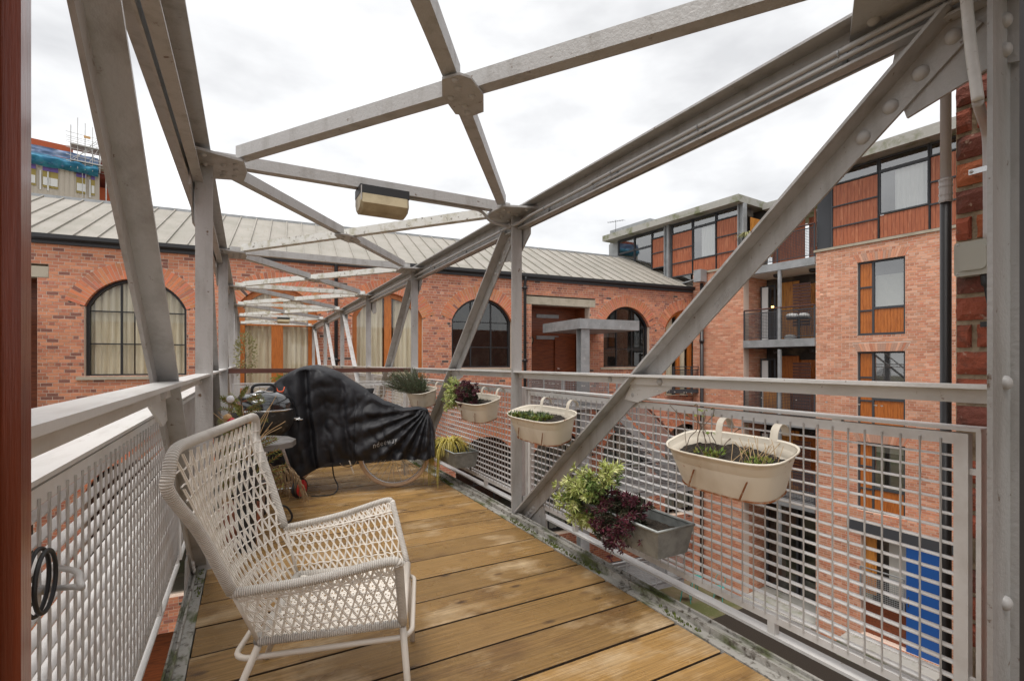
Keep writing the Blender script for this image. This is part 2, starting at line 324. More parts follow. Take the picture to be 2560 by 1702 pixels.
# ------------------------------------------------------------------ the footbridge
YK = [.54] + [3.24 + 2.565 * k for k in range(6)]          # posts along the bridge
GROUND = -8.2
CX = .793
def mir(side, x): return x if side > 0 else 2 * CX - x
br = thing('footbridge', (CX, 8.3, 0), 'grey painted riveted steel truss footbridge with open braced top', 'footbridge')
RV = MB().dome((0, 0, 0), 1, (0, 0, 1), .75).mesh('rivet'); RV.materials.append(MAT['rivet']); RV.polygons.foreach_set('use_smooth', [True] * len(RV.polygons))
def rivet(parent, p, n, r=.015):
    q = Vector((0, 0, 1)).rotation_difference(Vector(n)).to_matrix().to_4x4()
    m = Matrix.Translation(Vector(p) - BASE[parent]) @ q @ Matrix.Diagonal((r, r, r, 1)); return inst('rivet', RV, parent, None, mtx=m)
def sgn(side): return 1 if side > 0 else -1
for side in (1, -1):
    x = lambda a: mir(side, a); inn = V(-sgn(side), 0, 0)
    for k, y in enumerate(YK):
        m = MB(); w = .126 if k == 0 else .085; xa, xb = sorted((x(1.754), x(1.754 + w)))
        m.box(xa, xb, y, y + .012, -.02, 2.30); xw = sorted((x(1.826), x(1.838)))
        if k: m.box(*xw, y + .012, y + .09, -.02, 2.30)
        if k == 0:
            xe = sorted((x(1.872), x(1.884))); m.box(*xe, y - .07, y, -.02, 2.30)
        p = m.build('post', 'steel', br)
        if k == 0:
            for z in (2.02, 2.10, 1.105, .5): rivet(p, (x(1.835), y, z), (0, -1, 0), .021)
        elif k < 3:
            for z in (1.98, 2.06, 2.14): rivet(p, (x(1.826), y + .05, z), inn, .016)
    # inclined struts (angle section: leg in the truss plane, leg turned inwards along the upper edge)
    for k in range(6):
        fwd = k < 3
        if fwd: top, bot = V(x(1.84), YK[k] + (.11 if k == 0 else .21), 2.20), V(x(1.84), YK[k + 1] + (.05 if k == 0 else -.03), 0.0)
        else: top, bot = V(x(1.84), YK[k + 1] - .13, 2.20), V(x(1.84), YK[k] + .10, 0.0)
        d = (top - bot).normalized(); nrm = V(0, d.z, -d.y) * (1 if d.y < 0 else -1); nrm = nrm if nrm.z > 0 else -nrm   # points up off the strut
        m = MB(); lw = .095 if side > 0 else .066; L1 = [(0, 0), (0, -lw), (sgn(side) * .010, -lw), (sgn(side) * .010, 0)]
        fw_ = .070 if side > 0 else .056
        m.sweep(bot, top, L1, (1, 0, 0), nrm)
        m.sweep(bot, top, [(0, 0), (-sgn(side) * fw_, 0), (-sgn(side) * fw_, -.011), (0, -.011)], (1, 0, 0), nrm)
        s_ = m.build('strut', 'steel', br)
        if k < 3:
            ln = (top - bot).length
            for t in (.10, .145, .19, .235): rivet(s_, bot + d * t - nrm * (.062 if t < .2 else .06), inn, .017)
            for t in (.05, .155, .26, .365): rivet(s_, top - d * t - nrm * .055, inn, .024 if k == 0 else .016)
            zc = (1.07 - bot.z) / d.z
            for t in (-.06, .05): rivet(s_, bot + d * (zc + t) - nrm * .058, inn, .019)
    # gusset plates in the truss plane at tops and feet
    for k in range(7):
        y = YK[k]; g = MB(); X0, X1 = sorted((x(1.8505), x(1.8605)))
        if k == 0: poly = [(y, 2.30), (.80, 2.21), (.82, 2.10), (.775, 1.94), (.571, 1.999), (y - .03, 1.98), (y - .03, 2.30)]
        elif k < 3: poly = [(y - .1, 2.29), (y + .32, 2.29), (y + .30, 1.98), (y + .1, 1.96), (y - .1, 2.12)]
        else: poly = [(y - .3, 2.29), (y + .14, 2.29), (y + .12, 2.1), (y - .1, 1.97), (y - .28, 1.98)]
        g.sweep((X0, 0, 0), (X1, 0, 0), poly, (0, 1, 0), (0, 0, 1)); g.build('gusset_plate', 'steel', br); g = MB()
        foot = [(y - .34, -.03), (y + .14, -.03), (y + .13, .10), (y - .05, .17), (y - .28, .16)]
        g.sweep((X0, 0, 0), (X1, 0, 0), foot, (0, 1, 0), (0, 0, 1)); g.build('gusset_plate', 'steel', br)
    # top chord: two angles back to back with a dark slot
    m = MB(); y0, y1 = YK[0] - .25, YK[6] + .12
    def bx(a, b, c, d_): xa, xb = sorted((x(a), x(b))); m.box(xa, xb, y0, y1, c, d_)
    bx(1.838, 1.848, 2.172, 2.316); bx(1.758, 1.838, 2.306, 2.316); bx(1.862, 1.872, 2.172, 2.316); bx(1.872, 1.95, 2.306, 2.316)
    bx(1.80, 1.838, 2.172, 2.181)
    tcq = m.build('top_chord', 'steel', br)
    yy = .9
    while yy < 6:
        rivet(tcq, (x(1.838), yy, 2.25), inn, .014); yy += .74
    # bottom chord / kerb strip with raised lip
    m = MB()
    def bx(a, b, c, d_): xa, xb = sorted((x(a), x(b))); m.box(xa, xb, y0, y1, c, d_)
    if side > 0:
        for q in ((1.690, 1.738, -.03, .004), (1.738, 1.750, -.30, .034), (1.750, 1.785, -.012, .022), (1.785, 1.797, -.30, .036)): bx(*q)
    else:
        for q in ((1.786, 1.826, -.03, .004), (1.826, 1.834, -.30, .03), (1.834, 1.848, -.012, .018), (1.848, 1.856, -.30, .03)): bx(*q)
    m.build('bottom_chord', 'kerb', br)
    # hand rails: angle with a flat top
    for k in range(6):
        y0r, y1r = (YK[k] + .012 if k else YK[0] + .0), YK[k + 1]
        if k == 0 : y0r = YK[0] + .003
        m = MB(); xs = sorted((x(1.765), x(1.835))); m.box(*xs, y0r, y1r, 1.088, 1.10); xs = sorted((x(1.812), x(1.826))); m.box(*xs, y0r, y1r, 1.046, 1.087)
        hr = m.build('handrail', 'rail_top', br)
        # small gusset where the rail crosses the strut
        if k < 3:
            t_ = YK[k] + (.11 if k == 0 else .21); b_y = YK[k + 1] + (.05 if k == 0 else -.03); yc = lerp(b_y, t_, 1.06 / 2.2)
            g = MB(); X0, X1 = sorted((x(1.829), x(1.8375))); g.sweep((X0, 0, 0), (X1, 0, 0), [(yc - .02, 1.085), (yc - .30, 1.085), (yc - .27, 1.03), (yc - .04, .95), (yc + .06, .96)], (0, 1, 0), (0, 0, 1))
            gp = g.build('gusset_plate', 'rail_top', br); rivet(gp, (x(1.812), yc - .22, 1.066), inn, .019)
            rivet(hr, (x(1.812), yc + .16, 1.066), inn, .017)
    for k in range(1, 3): rivet(br, (x(1.812), YK[k] - .06, 1.055), inn, .014)
# cross beams and plan bracing with gusset plates under the nodes
ZB = 2.29
def brace(name, p, q, mt):
    p, q = Vector(p), Vector(q); d = (q - p).normalized(); y = V(0, 0, 1); xx = d.cross(y).normalized()
    if xx.y < 0: xx = -xx                                       # leg lies away from the camera
    m = MB(); m.sweep(p, q, [(0, 0), (.010, 0), (.010, .068), (0, .068)], xx, y); m.sweep(p, q, [(.010, 0), (.062, 0), (.062, .010), (.010, .010)], xx, y)
    return m.build(name, mt, br)
XL, XR = mir(-1, 1.76), 1.76
for k in range(1, 7):
    brace('cross_beam', (XL + .02, YK[k], ZB), (XR - .02, YK[k], ZB), 'steel' if k in (1, 2) else 'steel_aged')
for k in range(6):
    ya, yb = YK[k] + (.2 if k else .12), YK[k + 1] - .12; mt = 'steel' if k == 0 else 'steel_aged'
    cx, cy = CX, (ya + yb) / 2
    brace('plan_brace', (XR - .12, ya, ZB + .004), (XL + .12, yb, ZB + .004), mt)
    a, b, c = V(XL + .12, ya, ZB + .004), V(XR - .12, yb, ZB + .004), V(cx, cy, ZB + .004); d = (b - a).normalized()
    brace('plan_brace', a, c - d * .06, 'steel'); brace('plan_brace', c + d * .06, b, 'steel')
    g = MB(); dd = V(d.x, d.y, 0); nn = V(-d.y, d.x, 0); c0 = V(cx, cy + .02, ZB - .004)
    pl = [(a_ * .78, b_ * .72) for a_, b_ in [(-.20, -.035), (-.17, .07), (-.02, .11), (.18, .08), (.21, -.02), (.17, -.10), (.0, -.13), (-.16, -.09)]]
    g.sweep(c0 + V(0, 0, -.010), c0, pl, dd, nn); gp = g.build('gusset_plate', 'steel', br)
    if k < 3:
        for t in (-.125, -.07, .07, .125): rivet(gp, c0 + dd * t + V(0, 0, -.010), (0, 0, -1), .015)
        for t in (-.045, .045): rivet(gp, c0 + nn * t + V(0, 0, -.010), (0, 0, -1), .015)
for k in range(1, 7):
    for side in (1, -1):
        y = YK[k]; x = lambda a: mir(side, a); g = MB()
        pl = [(x(1.86), y - .24), (x(1.60), y - .15), (x(1.585), y + .02), (x(1.60), y + .17), (x(1.86), y + .25)]
        if side < 0: pl = pl[::-1]
        g.sweep((0, 0, ZB - .020), (0, 0, ZB - .006), pl, (1, 0, 0), (0, 1, 0)); gp = g.build('gusset_plate', 'steel', br)
        if k < 4:
            for dx, dy in ((1.64, -.09), (1.70, -.05), (1.64, .0), (1.70, .06), (1.65, .11), (1.71, .13), (1.79, -.16), (1.79, -.02), (1.79, .12)):
                rivet(gp, (x(dx), y + dy, ZB - .020), (0, 0, -1), .016)
# near overhead plate in the top right corner
g = MB(); g.sweep((0, 0, ZB - .020), (0, 0, ZB - .006), [(1.86, .30), (1.50, .30), (1.46, .62), (1.60, .80), (1.86, .95)], (1, 0, 0), (0, 1, 0)); gp = g.build('gusset_plate', 'steel', br)
for p in ((1.56, .66), (1.66, .74), (1.73, .60), (1.79, .84)): rivet(gp, (*p, ZB - .020), (0, 0, -1), .02)
# mill mark in low relief on the near right strut
def text_mesh(body, size, ext):
    cu = bpy.data.curves.new('t', 'FONT'); cu.body = body; cu.size = size; cu.extrude = ext; cu.space_character = 1.15
    o = bpy.data.objects.new('t', cu); S.collection.objects.link(o); bpy.context.view_layer.update()
    me = bpy.data.meshes.new_from_object(o.evaluated_get(bpy.context.evaluated_depsgraph_get())); bpy.data.objects.remove(o); return me
top, bot = V(1.84, .65, 2.20), V(1.84, 3.29, 0); d = (top - bot).normalized(); nrm = V(0, d.z, -d.y); nrm = nrm if nrm.z > 0 else -nrm
for body, t in (('CONSETT', .50 * (top - bot).length), ('STEEL', .665 * (top - bot).length)):
    me = text_mesh(body, .036, .0012); me.materials.append(MAT['steel'])
    p = bot + d * t - nrm * .078 - V(.0005, 0, 0)
    M = Matrix((( d.x, nrm.x, -1, p.x), (d.y, nrm.y, 0, p.y), (d.z, nrm.z, 0, p.z), (0, 0, 0, 1)))
    inst('raised_lettering', me, br, None, mtx=Matrix.Translation(-BASE[br]) @ M)
# ------------------------------------------------------------------ deck
dk = thing('deck', (CX, 3, 0), 'wet honey brown timber board deck of the footbridge', 'deck'); del dk['category']; dk['kind'] = 'structure'
y = -.6; i = 0
while y < YK[6] + .1:
    w = .229 + rnd.uniform(-.002, .002); g = MB(); z = rnd.uniform(-.002, .0015); c = .004; n = 14; xa, xb = -.197 + rnd.uniform(-.003, .003), 1.687 + rnd.uniform(-.004, .002)
    if y + w < 7.2 or True:
        prof = [(0, -.035), (0, z - c), (c, z), (w - c, z), (w, z - c), (w, -.035)]
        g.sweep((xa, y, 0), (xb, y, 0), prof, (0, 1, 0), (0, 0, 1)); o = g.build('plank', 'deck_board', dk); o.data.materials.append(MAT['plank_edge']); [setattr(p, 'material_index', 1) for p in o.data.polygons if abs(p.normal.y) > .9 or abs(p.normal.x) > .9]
    y += w + .014; i += 1
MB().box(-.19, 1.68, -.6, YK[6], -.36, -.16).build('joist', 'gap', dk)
# ------------------------------------------------------------------ grating infill panels
def grating_panel(name, M, a0, a1, z0, z1, label, det=True, depth=.026, inward=-1, bars=True):
    """M(a, z, o): a along, o across (+ = away from the deck)"""
    p = M((a0 + a1) / 2, z0, 0); t = thing(name, p, label, 'railing panel', 'steel grating panels along the bridge')
    fr = MB(); fw = .034
    fr.pbox(M, a0, a1, z1 - fw, z1, 0, .03); fr.pbox(M, a0, a1, z0, z0 + fw * .8, 0, .03); fr.pbox(M, a0, a0 + fw, z0 + fw * .8, z1 - fw, 0, .03); fr.pbox(M, a1 - fw, a1, z0 + fw * .8, z1 - fw, 0, .03)
    fr.build('frame', 'grating', t)
    g = MB(); z = z0 + .05
    while z < z1 - fw:
        g.pbox(M, a0 + fw, a1 - fw, z, z + .0035, .002, .002 + depth); z += .0445
    g.build('flat_bars', 'grating', t)
    g = MB(); a = a0 + fw + .03
    while a < a1 - fw:
        n = 14 if det else 2
        zs = [lerp(z0 + .02, z1 - .02, i / n) for i in range(n + 1)]
        if det: 
            base = len(g.v)
            for i, zz in enumerate(zs):
                for k in range(4):
                    th = i * R(50) + k * R(90); g.v.append(tuple(Vector(M(a + .0034 * math.cos(th), zz, -.002 + .0034 * math.sin(th)))))
            for i in range(n):
                for k in range(4): l = (k + 1) % 4; g.f.append((base + i * 4 + k, base + i * 4 + l, base + i * 4 + 4 + l, base + i * 4 + 4 + k)); g.c.append(None)
        else: g.pbox(M, a - .003, a + .003, zs[0], zs[-1], -.005, .001)
        a += .0522
    g.build('twisted_rods', 'rod', t)
    if bars:
        r = MB(); r.pbox(M, a0 - .03, a1 + .03, z1 + .008, z1 + .018, -.005, .075); r.pbox(M, a0 - .03, a0 - .018, z0 - .05, z1 + .008, -.002, .05); r.pbox(M, a1 + .018, a1 + .03, z0 - .05, z1 + .008, -.002, .05)
        for q in (a0 + .35, a1 - .35): r.pbox(M, q, q + .03, z1, z1 + .008, .0, .02)
        for zz in (z0 + .1, z1 - .12): r.pbox(M, a0 - .018, a0, zz, zz + .018, .008, .022); r.pbox(M, a1, a1 + .018, zz, zz + .018, .008, .022)
        r.pbox(M, a0 - .03, a1 + .03, z0 - .062, z0 - .05, -.004, .05)
        for q in (a0 + .6, a1 - .6): r.pbox(M, q, q + .03, z0 - .05, z0, .0, .03)
        r.build('surround_bar', 'rail_top', t)
    return t
MR = lambda a, z, o: V(1.86 + o, a, z)
ML = lambda a, z, o: V(-.325 - o, a, z)
PB = [(.627, 3.186), (3.335, 5.72), (5.95, 8.28), (8.5, 10.85), (11.05, 13.4), (13.6, 15.9)]
ordn = ['nearest', 'second', 'third', 'fourth', 'fifth', 'farthest']
for k, (a, b) in enumerate(PB):
    grating_panel('railing_panel', MR, a, b, .118, .952, '%s grating panel on the right side of the footbridge, counted from the camera' % ordn[k], det=k < 2)
    if k < 2: grating_panel('railing_panel', ML, a, b, .118, .94, '%s grating panel on the left side of the footbridge, beside the chair back' % ordn[k] if k == 0 else 'second grating panel on the left side, behind the decorated spruce', det=k < 1)
# divider across the deck behind the bicycle
MD = lambda a, z, o: V(a, YK[2] + .03 + o, z)
t = grating_panel('railing_panel', MD, -.10, 1.70, .118, .93, 'grating divider across the deck behind the covered bicycle', det=False); t['group'] = ''; del t['group']
r = MB(); r.box(-.17, 1.752, YK[2] + .014, YK[2] + .085, 1.052, 1.10); r.build('timber_top_rail', 'timber_rail', t)
r = MB(); r.box(-.19, 1.68, YK[2] - .02, YK[2] + .02, .003, .085); r.build('kick_board', 'black_iron', t)
# ------------------------------------------------------------------ ground
g = MB(); g.add([(-400, -200, GROUND), (400, -200, GROUND), (400, 600, GROUND), (-400, 600, GROUND)], [(0, 1, 2, 3)])
tag(g.build('ground', 'paving'), kind='structure')
# ------------------------------------------------------------------ brick laying
def tint_old(r):
    t = r.random(); b = r.uniform(.82, 1.18)
    c = (.50, .195, .115) if t < .48 else (.57, .24, .135) if t < .72 else (.42, .16, .105) if t < .90 else (.28, .12, .09) if t < .965 else (.11, .075, .065) if t < .98 else (.55, .28, .19)
    return tuple(x * b for x in c)
def tint_new(r):
    t = r.random(); b = r.uniform(.86, 1.14)
    c = (.62, .295, .18) if t < .5 else (.57, .235, .14) if t < .8 else (.67, .37, .25)
    return tuple(x * b for x in c)
def free(intervals, holes):
    out = intervals
    for h0, h1 in holes:
        nx = []
        for a, b in out:
            if h1 <= a or h0 >= b: nx.append((a, b)); continue
            if h0 - a > .01: nx.append((a, h0))
            if b - h1 > .01: nx.append((h1, b))
        out = nx
    return out
def brick_wall(root, M, a0, a1, z0, z1, course, holes_at, bl, tint, bm, mm, score, seed, joint=.014, thick=.36, nmax=300, indiv_z=-99):
    """bricks + mortar backing; holes_at(z0,z1) -> [(a,b)]. The nmax bricks with the best score become objects, the rest one mesh."""
    r = random.Random(seed); wall = MB(); bricks = []; z = z1; row = 0
    while z - course > z0 - 1e-6:
        zb, zt = z - course, z; segs = free([(a0, a1)], holes_at(zb, zt))
        for a, b in segs:
            wall.pbox(M, a, b, zb, zt, 0, thick)
            head = row % 4 == 3; L = bl / 2 + .003 if head else bl; off = (.0 if row % 2 else bl / 2) if not head else bl * .25
            p = math.floor((a - off) / L) * L + off
            while p < b - .004:
                q0, q1 = max(p, a), min(p + L, b)
                if q1 - q0 > .03: bricks.append((q0 + joint / 2, q1 - joint / 2, zb + joint * .6, zt - joint * .4))
                p += L
        z -= course; row += 1
    wall.build('wall', mm, root)
    order = sorted(range(len(bricks)), key=lambda i: -score(*bricks[i])); top = set(i for i in order[:nmax])
    variants = {}
    mesh_all = MB()
    for i, (p, q, zb, zt) in enumerate(bricks):
        o = -.0045 + r.uniform(-.003, .003); kk = 1 + .28 * noise.noise(V(p * .45, zb * .7, seed)) + .14 * noise.noise(V(p * 2.1, zb * 2.1, seed + 5)); c = tuple(q_ * kk for q_ in tint(r)); dz = r.uniform(-.0015, .0015)
        if i in top:
            key = (round((q - p) / .02), r.randrange(6))
            if key not in variants:
                w = key[0] * .02; hh = (zt - zb); v = MB(); v.col = tint(r); e = [r.uniform(-.002, .002) for _ in range(8)]
                x0, x1 = -w / 2, w / 2
                v.hexa([(x0 + e[0], 0, -hh / 2), (x1 + e[1], 0, -hh / 2), (x1, .05, -hh / 2), (x0, .05, -hh / 2), (x0 + e[2], e[3], hh / 2), (x1 + e[4], e[5], hh / 2), (x1, .05, hh / 2), (x0, .05, hh / 2)])
                me = v.mesh('brick'); me.materials.append(MAT[bm]); variants[key] = (me, w)
            me, w = variants[key]; pos = M((p + q) / 2, (zb + zt) / 2 + dz, o); A = M(1, 0, 0) - M(0, 0, 0); B = M(0, 0, 1) - M(0, 0, 0)
            mt = Matrix(((A.x, B.x, 0, pos.x - BASE[root].x), (A.y, B.y, 0, pos.y - BASE[root].y), (0, 0, 1, pos.z - BASE[root].z), (0, 0, 0, 1)))
            mt = mt @ Matrix.Diagonal(((q - p) / w, 1, 1, 1))
            inst('brick', me, root, None, mtx=mt)
        else:
            mesh_all.col = c; j = [r.uniform(-.002, .002) for _ in range(4)]
            mesh_all.add([M(p + j[0], zb, o), M(q + j[1], zb, o), M(q, zb, .01), M(p, zb, .01), M(p + j[2], zt, o), M(q + j[3], zt, o), M(q, zt, .01), M(p, zt, .01)], [(0, 1, 5, 4), (0, 3, 2, 1), (4, 5, 6, 7), (1, 2, 6, 5), (3, 0, 4, 7)])
    mesh_all.build('brickwork', bm, root, kind='stuff')
# ------------------------------------------------------------------ the mill building opposite
FA = R(4.4); F0 = V(.8, 16.25, 0); FDv = V(math.cos(FA), -math.sin(FA), 0); FNv = V(math.sin(FA), math.cos(FA), 0)
def MF(s, z, o=0): return F0 + FDv * s + FNv * o + V(0, 0, z)
mill = thing('mill_building', MF(5, GROUND), 'long red brick mill building with arched windows and standing seam metal roof', 'building')
AR_A, AR_S, AR_T = 1.13, 2.65, 3.44
AR_R = (AR_A ** 2 + (AR_T - AR_S) ** 2) / (2 * (AR_T - AR_S)); AR_C = AR_T - AR_R; RING = .43; TH = math.asin((AR_S - AR_C) / AR_R)
ARCH = [(-3.42, .80, 0, 'black'), (.0, -.2, 0, 'door'), (3.28, -.2, 0, 'wood'), (6.555, .98, 0, 'dark'), (12.80, .98, 0, 'dark'), (15.90, -.2, 0, 'wood2')]
LOW = [(s, None, -4.9, 'low') for s in (-6.7, -3.42, -.0, 3.28, 6.7, 9.7, 12.8, 15.9)]
HO = [(8.49, 11.03, -.25, 3.34), (-8.1, -5.49, -.25, 3.34)]
def holes(zb, zt):
    h = [(a, b) for a, b, z0, z1 in HO if zb < z1 - .001 and zt > z0 + .001]
    if zb < 3.62 and zt > 3.34: h += [(8.23, 11.28), (-8.36, -5.27)]
    zm = (zb + zt) / 2
    for s, sill, dz, kind in ARCH + LOW:
        sl = (sill if sill is not None else -2.6) + dz * (0 if sill is not None else 1) if sill is not None else -5.3
        S_, C_, T_ = AR_S + dz, AR_C + dz, AR_T + dz
        if zm < sl: continue
        if zm < S_: h.append((s - AR_A, s + AR_A))
        else:
            zo = C_ + (AR_R + RING) * math.sin(TH)
            if zm < zo: w = AR_A + (zm - S_) / math.tan(TH)
            elif zm < C_ + AR_R + RING: w = math.sqrt((AR_R + RING) ** 2 - (zm - C_) ** 2)
            else: continue
            h.append((s - w, s + w))
    for s in (-3.1,):                                  # ground arch seen under the left rail
        if zm < -7.0: h.append((s - 1.1, s + 1.1))
        elif zm < -6.25: w = math.sqrt(max(0, 1 - ((zm + 7.0) / .75) ** 2)) * 1.1; h.append((s - w, s + w))
    return h
def sc_mill(p, q, zb, zt):
    s, z = (p + q) / 2, (zb + zt) / 2
    if q - p < .15: return -9
    vis = 1.0
    if s < -5.7 or z < .55 and not (-5.4 < s < -2.2 and z > -.1): return -5
    d = abs(s + 4); return 3 - d * .12 if s < -1.7 else 2 - abs(s - 5) * .1
brick_wall(mill, MF, -15.0, 17.15, GROUND, 4.2, .0867, holes, .236, tint_old, 'brick_old', 'mortar_old', sc_mill, 3)
# arches: every voussoir a brick of its own (upper storey); lower storeys joined
va = {}
def voussoirs(s, dz, single=True):
    n = 37; lowm = MB(); rr = random.Random(int(s * 10) + 5)
    for i in range(n):
        t0 = lerp(math.pi - TH, TH, i / n); t1 = lerp(math.pi - TH, TH, (i + 1) / n); gap = .007
        k = rr.randrange(4)
        segs = [(0, .215), (.222, RING)] if i % 2 else [(0, RING)] if k else [(0, .1), (.107, .32), (.327, RING)]
        m = MB() if single else lowm
        for r0, r1 in segs:
            m.col = tuple(x * (1.08 if r0 == 0 else .95) for x in (tint_old(rr) if rr.random() < .12 else tuple(q * rr.uniform(.88, 1.1) for q in (.56, .205, .105))))
            P = lambda r, t, g_, o: MF(s + (AR_R + r) * math.cos(t) - g_ * math.sin(t), AR_C + dz + (AR_R + r) * math.sin(t) + g_ * math.cos(t), o)
            o = -.010 + rr.uniform(-.003, .003)
            m.add([P(r0, t0, -gap, o), P(r1, t0, -gap, o), P(r1, t1, gap, o), P(r0, t1, gap, o), P(r0, t0, -gap, .34), P(r1, t0, -gap, .34), P(r1, t1, gap, .34), P(r0, t1, gap, .34)], [(0, 1, 2, 3), (0, 4, 5, 1), (1, 5, 6, 2), (2, 6, 7, 3), (3, 7, 4, 0)])
        if single: m.build('arch_brick', 'brick_old', mill)
    if not single: lowm.build('brick_arch', 'brick_old', mill, kind='stuff')
    mo = MB(); pts = []
    for i in range(25):
        t = lerp(math.pi - TH, TH, i / 24); pts.append((s + AR_R * math.cos(t) * 1.001, AR_C + dz + AR_R * math.sin(t) * 1.001, s + (AR_R + RING) * math.cos(t), AR_C + dz + (AR_R + RING) * math.sin(t)))
    vs = [MF(p[j], p[j + 1], -.004) for p in pts for j in (0, 2)]
    mo.add(vs, [(2 * i, 2 * i + 1, 2 * i + 3, 2 * i + 2) for i in range(24)]); mo.add([MF(s + (AR_R + rr_) * math.cos(t), AR_C + dz + (AR_R + rr_) * math.sin(t), .0015) for t in [lerp(math.pi - TH + .06, TH - .06, i / 24) for i in range(25)] for rr_ in (RING - .01, RING + .14)], [(2 * i, 2 * i + 1, 2 * i + 3, 2 * i + 2) for i in range(24)]); mo.build('arch_mortar', 'mortar_old', mill)
for s, sill, dz, kd in ARCH: voussoirs(s, dz)
for s, sill, dz, kd in LOW: voussoirs(s, dz, False)
def arch_half(z, dz=0, inset=0):
    C_ = AR_C + dz
    if z <= AR_S + dz: return AR_A - inset
    return math.sqrt(max(0, (AR_R - inset) ** 2 - (z - C_) ** 2))
def arch_ring(m, s, dz, zb, w, o0, o1, inset=0):
    """frame following the opening: jambs + arch (+ bottom bar)"""
    pts = [(s - AR_A + inset, zb)]
    for i in range(29):
        t = lerp(math.pi - TH, TH, i / 28); pts.append((s + (AR_R - inset) * math.cos(t), AR_C + dz + (AR_R - inset) * math.sin(t)))
    pts.append((s + AR_A - inset, zb)); c = (s, AR_C + dz)
    def inn(p):
        if p[1] <= AR_S + dz: return (p[0] + (w if p[0] < s else -w), p[1])
        d = math.hypot(p[0] - c[0], p[1] - c[1]); return (p[0] - (p[0] - c[0]) / d * w, p[1] - (p[1] - c[1]) / d * w)
    q = [inn(p) for p in pts]
    for i in range(len(pts) - 1): m.add([MF(*pts[i], o0), MF(*pts[i + 1], o0), MF(*q[i + 1], o0), MF(*q[i], o0), MF(*pts[i], o1), MF(*pts[i + 1], o1), MF(*q[i + 1], o1), MF(*q[i], o1)], [(0, 3, 2, 1), (4, 5, 6, 7), (3, 7, 6, 2), (0, 1, 5, 4)])
    return m
def arch_pane(m, s, dz, zb, o, inset=.03):
    vs = [MF(s - AR_A + inset, zb, o)] + [MF(s + (AR_R - inset) * math.cos(t), AR_C + dz + (AR_R - inset) * math.sin(t), o) for t in [lerp(math.pi - TH, TH, i / 28) for i in range(29)]] + [MF(s + AR_A - inset, zb, o)]
    m.add(vs, [tuple(range(len(vs)))[::-1]]); return m
def curtain(parent, s0, s1, z0, zt, o, mt='curtain', amp=.034, fold=.17):
    """zt(s): top height"""
    n = max(8, int((s1 - s0) / .028)); ph = rnd.uniform(0, 6)
    def fn(u, v):
        s = lerp(s0, s1, u); z = lerp(z0, zt(s), v); k = s / fold * 6.283 + ph + .6 * math.sin(s * 3.1 + ph)
        return MF(s, z, o + amp * 1.25 * (math.sin(k) + .45 * math.sin(k * 2.3)) * (1.1 - .3 * v))
    return MB().grid(fn, n, 8).build('curtain', mt, parent, smooth=True)
def room(parent, s0, s1, z0, z1, o0=.36, dpt=1.6):
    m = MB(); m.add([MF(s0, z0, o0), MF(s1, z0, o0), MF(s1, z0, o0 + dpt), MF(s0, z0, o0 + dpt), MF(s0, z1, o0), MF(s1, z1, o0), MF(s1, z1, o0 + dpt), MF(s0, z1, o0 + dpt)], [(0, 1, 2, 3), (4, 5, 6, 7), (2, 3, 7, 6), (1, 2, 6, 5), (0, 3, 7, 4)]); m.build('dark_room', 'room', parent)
def steel_window(s, sill, dz, drapes, dark, bars=(2.54, 1.67)):
    w = MB(); arch_ring(w, s, dz, sill, .075, .13, .24); w.pbox(MF, s - AR_A + .062, s + AR_A - .062, sill, sill + .062, .16, .24); wn_ = w.build('window', 'black_iron', mill)
    for k in (-1, 1):
        x = s + k * .385; zt = AR_C + dz + math.sqrt((AR_R - .06) ** 2 - .385 ** 2); MB().pbox(MF, x - .022, x + .022, sill + .06, zt, .17, .225).build('glazing_bar', 'black_iron', wn_)
    for z in bars: MB().pbox(MF, s - arch_half(z + dz, dz, .06), s + arch_half(z + dz, dz, .06), z + dz - .016, z + dz + .016, .175, .222).build('glazing_bar', 'black_iron', wn_)
    arch_pane(MB(), s, dz, sill + .03, .2).build('pane', 'glass_dark' if dark else 'glass', wn_)
    if drapes:
        for a, b in drapes: curtain(wn_, s + a, s + b, sill + .02, lambda q: AR_C + dz + math.sqrt(max(.05, (AR_R - .03) ** 2 - (q - s) ** 2)), .30)
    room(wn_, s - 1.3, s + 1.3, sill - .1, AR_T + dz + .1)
    st = MB(); st.pbox(MF, s - AR_A - .16, s + AR_A + .16, sill - .085, sill - .001, -.05, .16); st.build('sill', 'stone', wn_)
steel_window(-3.42, .80, 0, [(-1.1, -.15), (-.1, 1.1)], False)
steel_window(6.555, .98, 0, None, True, (2.60, 1.72)); steel_window(12.8, .98, 0, None, True, (2.60, 1.72))
